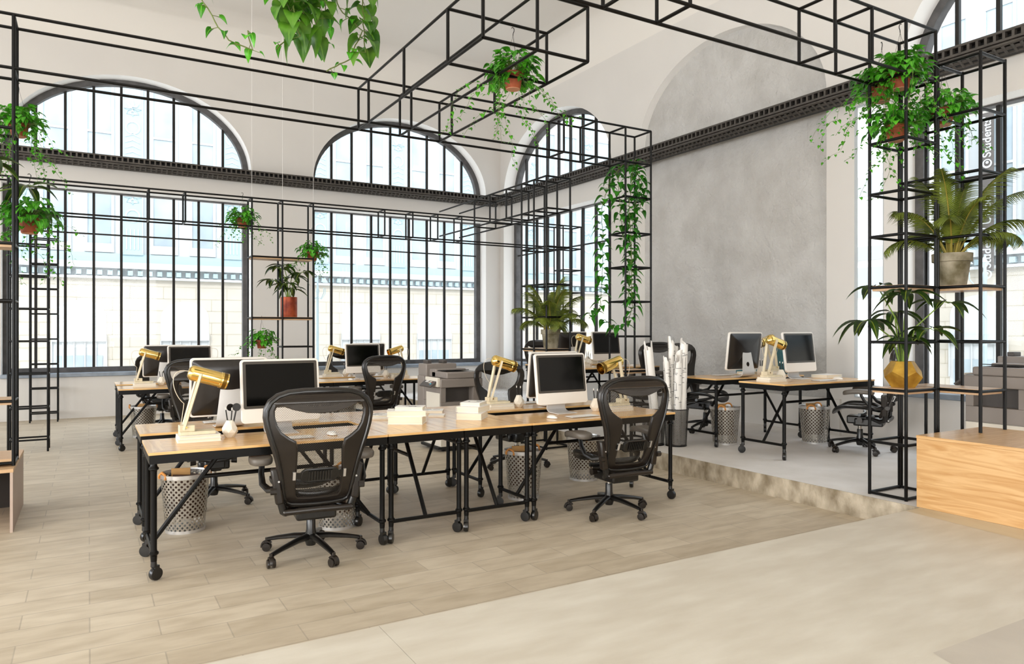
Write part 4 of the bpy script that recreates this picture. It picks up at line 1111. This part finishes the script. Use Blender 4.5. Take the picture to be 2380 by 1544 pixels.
roll(*B1, -.06, .02, -.09, .07, 1.02, .036, True, 'short blueprint roll second from the left')
roll(*B1, -.03, -.05, -.03, -.07, 1.08, .046, True, 'blueprint roll standing upright left of centre')
roll(*B1, .0, .05, .00, .08, 1.25, .04, True, 'tallest blueprint roll behind the others')
roll(*B1, .03, -.05, .06, -.06, 1.20, .05, True, 'blueprint roll in front of the tallest one, densely printed')
roll(*B1, .07, .0, .13, .02, 1.18, .042, True, 'blueprint roll leaning to the right edge of the bin')
roll(*B1, .05, .05, .10, .12, 1.16, .04, True, 'blueprint roll at the back right of the bin')

# ------------------------------------------------------------------ copiers
def copier(x, y, z, rz, label):
    e = empty('copier', (x, y, z), rz, label, 'copier', 'grey office copiers')
    # local: front faces -x; x 0..0.53, y 0..0.52
    b = MB(); b.bb((.0, .0, .06), (.53, .52, .46)); pd = b.build('pedestal', 'copw', e, .006)
    b = MB()
    for zz in (.36, .22): b.bb((-.002, .14, zz), (.01, .42, zz+.045))
    b.build('drawer_handle', 'copd', pd)
    b = MB()
    for zz in (.455, .33, .19): b.bb((-.0015, .0, zz), (.0, .52, zz+.003)); b.bb((.0, -.0015, zz), (.53, .0, zz+.003))
    b.build('panel_gap', 'copd', pd)
    for cx, cy in ((.05, .05), (.48, .05), (.05, .47), (.48, .47)): MB().tube([(cx-.015, cy, .03), (cx+.015, cy, .03)], .03, 14).build('caster', 'black', e)
    MB().bb((-.03, -.0, .03), (.54, .53, .06)).build('plinth', 'black', e)
    MB().bb((.01, .35, .10), (.05, .66, .16)).build('stabiliser', 'copw', e)
    b = MB(); b.bb((.0, .0, .46), (.53, .52, .60)); b.bb((.0, .12, .60), (.53, .52, .78)); b.bb((.0, .0, .60), (.07, .12, .78)); b.bb((.44, .0, .60), (.53, .12, .78)); bd = b.build('body', 'copg', e, .004)
    MB().bb((.06, .118, .60), (.45, .122, .775)).build('output_recess', 'copd', bd)
    MB().bb((-.006, .02, .46), (.0, .42, .71)).build('front_door', 'copw', bd, .003)
    b = MB(); b.bb((-.01, -.03, .78), (.56, .50, .885)); sc = b.build('scanner', 'copg', e, .01)
    b = MB(); b.bb((.07, -.025, .885), (.555, .42, .965)); b.bb((.07, .30, .885), (.50, .50, .99)); b.build('document_feeder', 'copg', sc, .015)
    MB().bb((.10, .02, .985), (.42, .33, .992), Matrix.Rotation(R(-3), 4, 'X')).build('feeder_tray', 'black', sc)
    MB().bb((-.045, .0, .79), (-.008, .36, .90)).build('front_panel', 'copw', sc, .004)
    T = Matrix.Translation((-.06, .20, .835)) @ Matrix.Rotation(R(-38), 4, 'Y')
    cp = MB().box((0, 0, 0), (.15, .34, .018), T).build('control_panel', 'copd', sc, .003)
    MB().box((.02, .06, .010), (.055, .085, .003), T).build('display', 'aluw', cp)
    b = MB()
    for i in range(3):
        for j in range(4): b.box((.03-.022*i, -.02-.016*j, .0105), (.012, .010, .004), T)
    b.build('keys', 'copw', cp); MB().box((-.03, -.10, .0105), (.02, .03, .004), T).build('start_key', 'btn', cp); MB().box((.0, -.10, .0105), (.012, .014, .004), T).build('stop_key', 'red', cp)
    b = MB(); b.bb((.0, .52, .20), (.50, .72, .90)); b.bb((.03, .50, .88), (.46, .76, 1.05)); b.build('finisher', 'copg', e, .012)
    for k in (.08, .30): MB().bb((k, .58, 1.05), (k+.06, .72, 1.09)).build('hinge', 'copd', e, .006)
copier(3.675, 7.94, 0, 0, 'grey and cream office copier standing behind the middle desks')
copier(7.02, 3.62, .18, R(-90), 'grey copier behind the maple cabinet at the right edge')

# ------------------------------------------------------------------ plants
def leaf(b, base, d, up, L, Wd, droop=.3, fold=.25, shape='heart', rows=6):
    """adds a leaf blade: base point, direction, up vector"""
    d = Vector(d).normalized(); up = Vector(up); s = d.cross(up)
    if s.length < 1e-3: s = d.orthogonal()
    s.normalize(); nrm = s.cross(d).normalized(); base = Vector(base)
    vs = []; uv = []
    for i in range(rows+1):
        t = i/rows
        if shape == 'heart': w = Wd*.5*(0.66, .98, 1.0, .90, .68, .36, .03)[min(6, int(round(t*6)))]
        elif shape == 'long': w = Wd*.5*sin(pi*(t*.96+.04)**.85)**.8*(1 if t < .99 else .0)
        else: w = Wd*.5*(1-t)**.6 if t > .15 else Wd*.4
        c = base + d*(L*t*(1-.25*droop*t)) - nrm*(L*droop*t*t)
        bk = -L*.10*(1 if shape == 'heart' and i == 0 else 0)
        for k, q in ((-1, -1), (-.5, -.5), (0, 0), (.5, .5), (1, 1)):
            if shape == 'thin' and abs(q) == .5: continue
            vs.append(c + s*w*q + nrm*(abs(q)*w*fold*2) + d*(bk if abs(q) == 1 else 0)); uv.append((t, q))
    m = 3 if shape == 'thin' else 5; fs = []
    for i in range(rows):
        for k in range(m-1): a = i*m+k; fs.append((a, a+1, a+m+1, a+m))
    b.add(vs, fs, uv)
def rdir(r_, a0=0, a1=2*pi, e0=-.4, e1=.9):
    a = r_.uniform(a0, a1); z = r_.uniform(e0, e1); c = sqrt(max(0, 1-z*z)); return Vector((c*cos(a), c*sin(a), z))
def pothos(seed, vines=9, vlen=.55, nl=75, hook=.30, big=1.0):
    """hanging pot; origin at the bottom of the pot"""
    r_ = random.Random(seed); e = empty('hanging_pothos', (0, 0, 0), 0, 'x', 'hanging plant', 'pothos in hanging terracotta pots')
    MB().lathe([(.052, 0), (.058, .004), (.073, .095), (.082, .097), (.085, .125), (.078, .125), (.074, .10), (.001, .098)], 28).build('pot', 'terra', e)
    MB().lathe([(.001, -.001), (.053, -.001), (.057, .004)], 24).build('pot_base', 'terral', e)
    b = MB()
    for k in range(3):
        a = 2*pi*k/3+.4; b.tube([(.083*cos(a), .083*sin(a), .12), (0, 0, .12+hook)], .0012, 4)
    b.build('hanger_wire', 'wire', e)
    pts = [(0, 0, .12+hook), (0.002, 0, .14+hook), (.010, 0, .158+hook), (.010, 0, .176+hook), (-.002, 0, .186+hook), (-.013, 0, .178+hook)]
    MB().tube(pts, .003, 6).build('hook', 'steel', e)
    b = MB(); st = MB()
    for k in range(nl*2):
        d = rdir(r_, e0=-.3, e1=.97); rad = r_.uniform(.08, .19)*big; p = Vector((d.x*rad*1.15, d.y*rad*1.15, .13+abs(d.z)*rad*.95+r_.uniform(-.02, .02)))
        if d.z < 0: p.z = .12+d.z*.16
        out = Vector((d.x, d.y, r_.uniform(-.5, .35))); leaf(b, p, out, (0, 0, 1), r_.uniform(.055, .085)*big, r_.uniform(.05, .068)*big, r_.uniform(.3, .9), .15)
        st.tube([(0, 0, .11), p*.55+Vector((0, 0, .05)), p], .0013, 3, False)
    b.build('foliage', 'pothos', e); st.build('stems', 'vine', e)
    b = MB(); vs_ = MB()
    for k in range(vines):
        a = 2*pi*k/vines+r_.uniform(-.3, .3); p = Vector((.10*cos(a), .10*sin(a), .10)); L = vlen*r_.uniform(.5, 1.1); n = int(L/.032)
        pts = [Vector((.05*cos(a), .05*sin(a), .12)), p.copy()]; v = Vector((cos(a)*.5, sin(a)*.5, -.6))
        for i in range(n):
            v += Vector((r_.uniform(-.35, .35), r_.uniform(-.35, .35), -.22)); v.normalize()
            if r_.random() < .12: v += Vector((cos(a)*.9, sin(a)*.9, .55))
            p = p+v.normalized()*.032; pts.append(p.copy()); dd = rdir(r_, e0=-.5, e1=.3)
            ls = r_.uniform(.026, .045)*(1.1-.4*i/n)*big; q = p+dd*.014
            leaf(b, q, dd, (0, 0, 1), ls, ls*.9, .5, .12, rows=6)
        vs_.tube(pts, .0013, 4, False)
    b.build('trailing_leaves', 'pothos', e); vs_.build('vines', 'vine', e)
    return e
ph = [pothos(3, 14, .75, 80), pothos(11, 12, .62, 75), pothos(23, 10, .5, 70)]
phu = [0, 0, 0]
def hang(k, x, y, z, deg, sc, label):
    if not phu[k]:
        phu[k] = 1; o = ph[k]; o.location = (x, y, z); o.rotation_euler = (0, 0, R(deg)); o.scale = (sc,)*3; o['label'] = label; return o
    return dup(ph[k], (x, y, z), R(deg), label, None, sc)
hang(0, 2.86, 4.84, 3.39-.03, 0, 1.0, 'hanging pothos in a terracotta pot inside the truss branch at the top centre')
hang(0, 5.46, 3.30, 3.36, 70, 1.05, 'hanging pothos at the top of the right tower, biggest and highest of that cluster')
hang(1, 5.52, 3.49, 3.32, 10, 1.0, 'hanging pothos at the top of the right tower, just left of the highest one')
hang(1, 5.50, 3.36, 2.97, 200, 1.0, 'hanging pothos inside the right tower, lowest pot of the cluster')
hang(2, 5.95, 3.24, 3.13, 40, 1.05, 'hanging pothos in the shorter right tower above the palm')
hang(0, -.47, 6.85, 3.0, 120, .88, 'hanging pothos at the upper left edge beside the left tower')
hang(1, -.41, 7.0, 2.26, 20, 1.0, 'hanging pothos at the left edge, lower of the two large left pots')
hang(2, 1.86, 10.6, 2.92, 0, 1.0, 'hanging pothos at the left post of the back plant shelf')
hang(2, 2.84, 10.6, 2.50, 150, 1.0, 'hanging pothos at the right post of the back plant shelf')
hang(2, 2.12, 10.6, 1.22, 80, .95, 'hanging pothos low under the back plant shelf, above the near monitor')

def palm(name, x, y, z, label, seed, pr_t, pr_b, ph_, H, nf=11, LF=.55):
    r_ = random.Random(seed); e = empty(name, (x, y, z), 0, label, 'potted palm', 'palms in mossy concrete pots')
    MB().lathe([(pr_b, 0), (pr_t*.88, ph_*.74), (pr_t*.98, ph_*.75), (pr_t, ph_), (pr_t*.9, ph_), (pr_t*.86, ph_*.85), (.001, ph_*.84)], 32).build('pot', 'potc', e)
    MB().lathe([(.001, ph_*.86), (pr_t*.86, ph_*.85)], 24).build('soil', 'soil', e)
    for k in range(nf):
        a = k*2.399+r_.uniform(-.2, .2); tilt = k/nf; el = R(85-50*tilt)+r_.uniform(-.08, .08); Lf = H*(1.0-.36*tilt)*r_.uniform(.85, 1.1)
        ca, sa = cos(a), sin(a); n = 18; p = Vector((.025*ca, .025*sa, ph_*.84)); pts = [p.copy()]
        for i in range(n):
            t = i/n; ang = el-(.45+.9*tilt)*t*t*1.5; p = p+Vector((ca*cos(ang), sa*cos(ang), sin(ang)))*Lf/n; pts.append(p.copy())
        fr = MB().tube(pts, [.009-.0075*i/n for i in range(n+1)], 5, False).build('frond_stem', 'stemp', e)
        b = MB(); m = 3*n
        for i in range(int(m*.24), m+1):
            t = i/m; j = min(n-1, int(t*n)); q = pts[j].lerp(pts[j+1], t*n-j); d = (pts[j+1]-pts[j]).normalized(); sd = d.cross(Vector((0, 0, 1))).normalized()
            w = LF*.36*(sin(pi*min(1, max(0, (t-.2)/.84)))**.5)+.015; un = sd.cross(d)
            for s_ in (-1, 1):
                dd = (sd*s_*.95+d*(.35+.6*t)+un*.25).normalized(); leaf(b, q, dd, un, w*r_.uniform(.85, 1.1), .0165*LF/.5, .75, .3, 'thin', 4)
        b.build('frond', 'palm', fr)
    return e
palm('potted_palm', 5.045, 7.60, 1.248, 'small palm in a mossy pot on the pipe tower beside the platform step', 5, .125, .088, .24, .70, 17, .46)
palm('potted_palm', 5.95, 3.17, 1.829, 'large palm in a mossy pot on the shorter right tower', 9, .145, .10, .26, .78, 17, .44)

def rubber(x, y, z, label, seed, kind):
    r_ = random.Random(seed); e = empty('foliage_plant', (x, y, z), 0, label, 'potted plant')
    if kind == 'gold':
        bm = bmesh.new(); bmesh.ops.create_icosphere(bm, subdivisions=1, radius=1.0)
        # faceted vessel: dodecahedron-like from the dual of the icosphere faces
        bm2 = bmesh.new(); bmesh.ops.create_icosphere(bm2, subdivisions=1, radius=1.0)
        vs = [f.calc_center_median().normalized() for f in bm2.faces]; b3 = bmesh.new()
        for v in vs: b3.verts.new(v)
        bmesh.ops.convex_hull(b3, input=b3.verts[:]); bmesh.ops.dissolve_limit(b3, angle_limit=R(5), verts=b3.verts[:], edges=b3.edges[:])
        ax = max((f.calc_center_median().normalized() for f in b3.faces), key=lambda q: q.z); q = ax.rotation_difference(Vector((0, 0, 1))).to_matrix().to_4x4()
        for v in b3.verts: v.co = q @ v.co
        zs_ = [v.co.z for v in b3.verts]; z0_, z1_ = min(zs_), max(zs_)
        for v in b3.verts: v.co = Vector((v.co.x*.143, v.co.y*.143, (v.co.z-z0_)/(z1_-z0_)*.205))
        top = [f for f in b3.faces if f.calc_center_median().z > .2]; bmesh.ops.delete(b3, geom=top, context='FACES_ONLY')
        me = bpy.data.meshes.new('pot'); b3.to_mesh(me)
        for q_ in (bm, bm2, b3): q_.free()
        o = finish('pot', me, 'goldpot', e, 0, False); sm = o.modifiers.new('wall', 'SOLIDIFY'); sm.thickness = .008
        H0 = .17; pr_ = .085; Hs = .64; spread = .50
    elif kind == 'copper':
        MB().lathe([(.113, 0), (.116, .01), (.116, .285), (.112, .29), (.105, .285), (.103, .24), (.001, .24)], 36).build('pot', 'copper', e); H0 = .24; pr_ = .09; Hs = .52; spread = .36
    else:
        MB().lathe([(.10, 0), (.13, .2), (.12, .2), (.001, .17)], 28).build('pot', 'terra', e); H0 = .17; pr_ = .09; Hs = .50; spread = .95
    MB().lathe([(.001, H0+.002), (pr_, H0)], 20).build('soil', 'soil', e)
    st = MB(); b = MB(); n = 7
    for k in range(n):
        a = 2*pi*k/n+r_.uniform(-.3, .3); h = Hs*(.35+.65*((k*3) % n)/(n-1)); o_ = spread*r_.uniform(.25, .62)*(1 if k else .1)
        tip = Vector((cos(a)*o_, sin(a)*o_, H0+h)); mid = Vector((cos(a)*o_*.3, sin(a)*o_*.3, H0+h*.6))
        st.tube([(cos(a)*.02, sin(a)*.02, H0), mid, tip], [.0075, .006, .005], 6, False)
        m = r_.choice((6, 7, 8)); a1 = r_.uniform(0, 6)
        for j in range(m):
            aa = a1+2*pi*j/m; el = r_.uniform(-.1, .3); d = Vector((cos(aa), sin(aa), el)); bs_ = tip + d*r_.uniform(.03, .06) + Vector((0, 0, -.02*j/m))
            st.tube([tip, bs_], .0028, 4, False); leaf(b, bs_, d, (0, 0, 1), r_.uniform(.18, .27), r_.uniform(.065, .088), r_.uniform(.35, .7), .22, 'long', 7)
    st.build('branches', 'stem', e); b.build('foliage', 'rubber', e)
    return e
rubber(5.545, 3.33, 1.029, 'dark long-leaved plant in a faceted gold planter on the right tower shelf', 4, 'gold')
rubber(2.50, 10.6, 1.667, 'dark long-leaved plant in a rust-red cylinder pot on the back plant shelf', 8, 'copper')
rubber(-.83, 6.66, 2.142, 'dark long-leaved plant on the left tower shelf, cut by the left picture edge', 15, 'terra')

def vine_strand(b, st, pts, r_, ls, wd, step, m='heart', zz=(-.5, .15)):
    P_ = [Vector(p) for p in pts]; fine = []
    for a, c in zip(P_, P_[1:]):
        k = max(2, int((a-c).length/.03))
        for i in range(k): fine.append(a.lerp(c, i/k)+Vector((r_.uniform(-1, 1), r_.uniform(-1, 1), 0))*.006)
    fine.append(P_[-1]); st.tube(fine, .0035, 5, False); acc = 0; side = 0
    for a, c in zip(fine, fine[1:]):
        acc += (c-a).length
        if acc > step:
            acc = 0; side += 1; an = side*2.4+r_.uniform(-.5, .5); d = Vector((cos(an), sin(an), r_.uniform(*zz))); q = c+d*.035
            st.tube([c, q], .0018, 4, False); leaf(b, q, d, (0, 0, 1), ls*r_.uniform(.75, 1.15), wd*r_.uniform(.85, 1.15), r_.uniform(.5, 1.2), .16, m, 6)
r_ = random.Random(5)
e = empty('climbing_vine', (0, 0, 0), 0, 'glossy broad-leaved vine draped down the right tower of the middle truss', 'climbing plant')
b = MB(); st = MB()
for pts in ([(5.40, 6.6, 3.42), (5.30, 6.72, 3.25), (5.20, 6.75, 2.9), (5.22, 6.75, 2.3), (5.18, 6.75, 1.75), (5.05, 6.8, 1.62)],
            [(5.55, 6.55, 3.5), (5.45, 6.5, 3.30), (5.42, 6.52, 2.9), (5.44, 6.5, 2.4), (5.46, 6.52, 2.15), (5.44, 6.5, 1.95), (5.5, 6.55, 1.75), (5.42, 6.55, 1.55), (5.30, 6.6, 1.48), (5.15, 6.62, 1.60)],
            [(5.60, 6.6, 3.45), (5.62, 6.56, 3.2), (5.52, 6.56, 2.8), (5.50, 6.6, 2.2), (5.48, 6.6, 1.8)],
            [(5.45, 6.6, 3.42), (5.6, 6.6, 3.36), (5.72, 6.62, 3.2), (5.66, 6.62, 2.9)],
            [(5.40, 6.7, 3.42), (5.35, 6.62, 3.1), (5.38, 6.6, 2.7), (5.42, 6.6, 2.4)]):
    vine_strand(b, st, pts, r_, .105, .082, .023, 'heart', (-.15, .5))
b.build('leaves', 'cvine', e); st.build('stems', 'vine', e)
e = empty('hanging_philodendron', (0, 0, 0), 0, 'large-leaved vines hanging into the top of the picture left of centre', 'hanging plant')
MB().lathe([(.09, 3.86), (.13, 4.05), (.12, 4.05), (.001, 4.0)], 24, (.98, 3.9, 0)).build('pot', 'terra', e)
b = MB(); st = MB()
for pts in ([(.98, 3.9, 4.0), (.86, 3.88, 3.9), (.83, 3.86, 3.55), (.86, 3.84, 3.3), (.93, 3.86, 3.1), (.97, 3.86, 3.04)],
            [(.98, 3.9, 4.0), (1.07, 3.9, 3.9), (1.10, 3.92, 3.5), (1.09, 3.92, 3.25), (1.06, 3.92, 3.08)],
            [(.98, 3.9, 4.0), (1.2, 3.95, 3.95), (1.33, 3.95, 3.7), (1.34, 3.95, 3.35), (1.36, 3.95, 3.06)],
            [(.98, 3.9, 4.0), (.97, 3.9, 3.7), (.98, 3.9, 3.4), (1.0, 3.88, 3.12)], [(.98, 3.9, 4.0), (.92, 3.82, 3.8), (.90, 3.8, 3.4), (.93, 3.8, 3.1)]):
    vine_strand(b, st, pts, r_, .112, .105, .030)
b.build('leaves', 'philo', e); st.build('stems', 'vine', e)
e = empty('trailing_pothos', (0, 0, 0), 0, 'thin small-leaved trails hanging beside the large leaves at the top', 'hanging plant')
b = MB(); st = MB()
for pts, s_ in (([(.9, 3.95, 3.9), (.6, 3.95, 3.75), (.30, 3.95, 3.5), (.22, 3.95, 3.3)], .05), ([(.9, 3.95, 3.9), (.6, 3.95, 3.6), (.42, 3.95, 3.4), (.50, 3.95, 3.15), (.62, 3.95, 2.98), (.74, 3.95, 2.95), (.72, 3.95, 3.05)], .05),
            ([(.9, 3.95, 3.9), (.68, 3.95, 3.5), (.62, 3.95, 3.3)], .045), ([(1.0, 3.95, 3.9), (.95, 4.0, 3.4), (.95, 4.0, 3.1), (.88, 4.0, 3.0)], .045), ([(1.0, 3.95, 3.9), (1.15, 4.0, 3.5), (1.22, 4.0, 3.3), (1.36, 4.0, 3.2), (1.28, 4.0, 3.02), (1.15, 4.0, 2.93)], .045),
            ([(1.0, 3.95, 3.9), (1.05, 4.0, 3.4), (1.02, 4.0, 3.2)], .05), ([(1.0, 3.95, 3.9), (1.12, 4.0, 3.4), (1.16, 4.0, 3.2), (1.12, 4.0, 3.05)], .05), ([(1.0, 3.95, 3.9), (.8, 4.0, 3.5), (.86, 4.0, 3.3)], .045), ([(.9, 3.95, 3.9), (.4, 3.95, 3.6), (.18, 3.95, 3.4), (.17, 3.95, 3.3)], .05)):
    vine_strand(b, st, pts, r_, s_, s_*.85, .032)
b.build('leaves', 'pothos', e); st.build('stems', 'vine', e)

# spare coils of nothing else: drop unused meshes
for me in [m for m in bpy.data.meshes if m.users == 0]: bpy.data.meshes.remove(me)
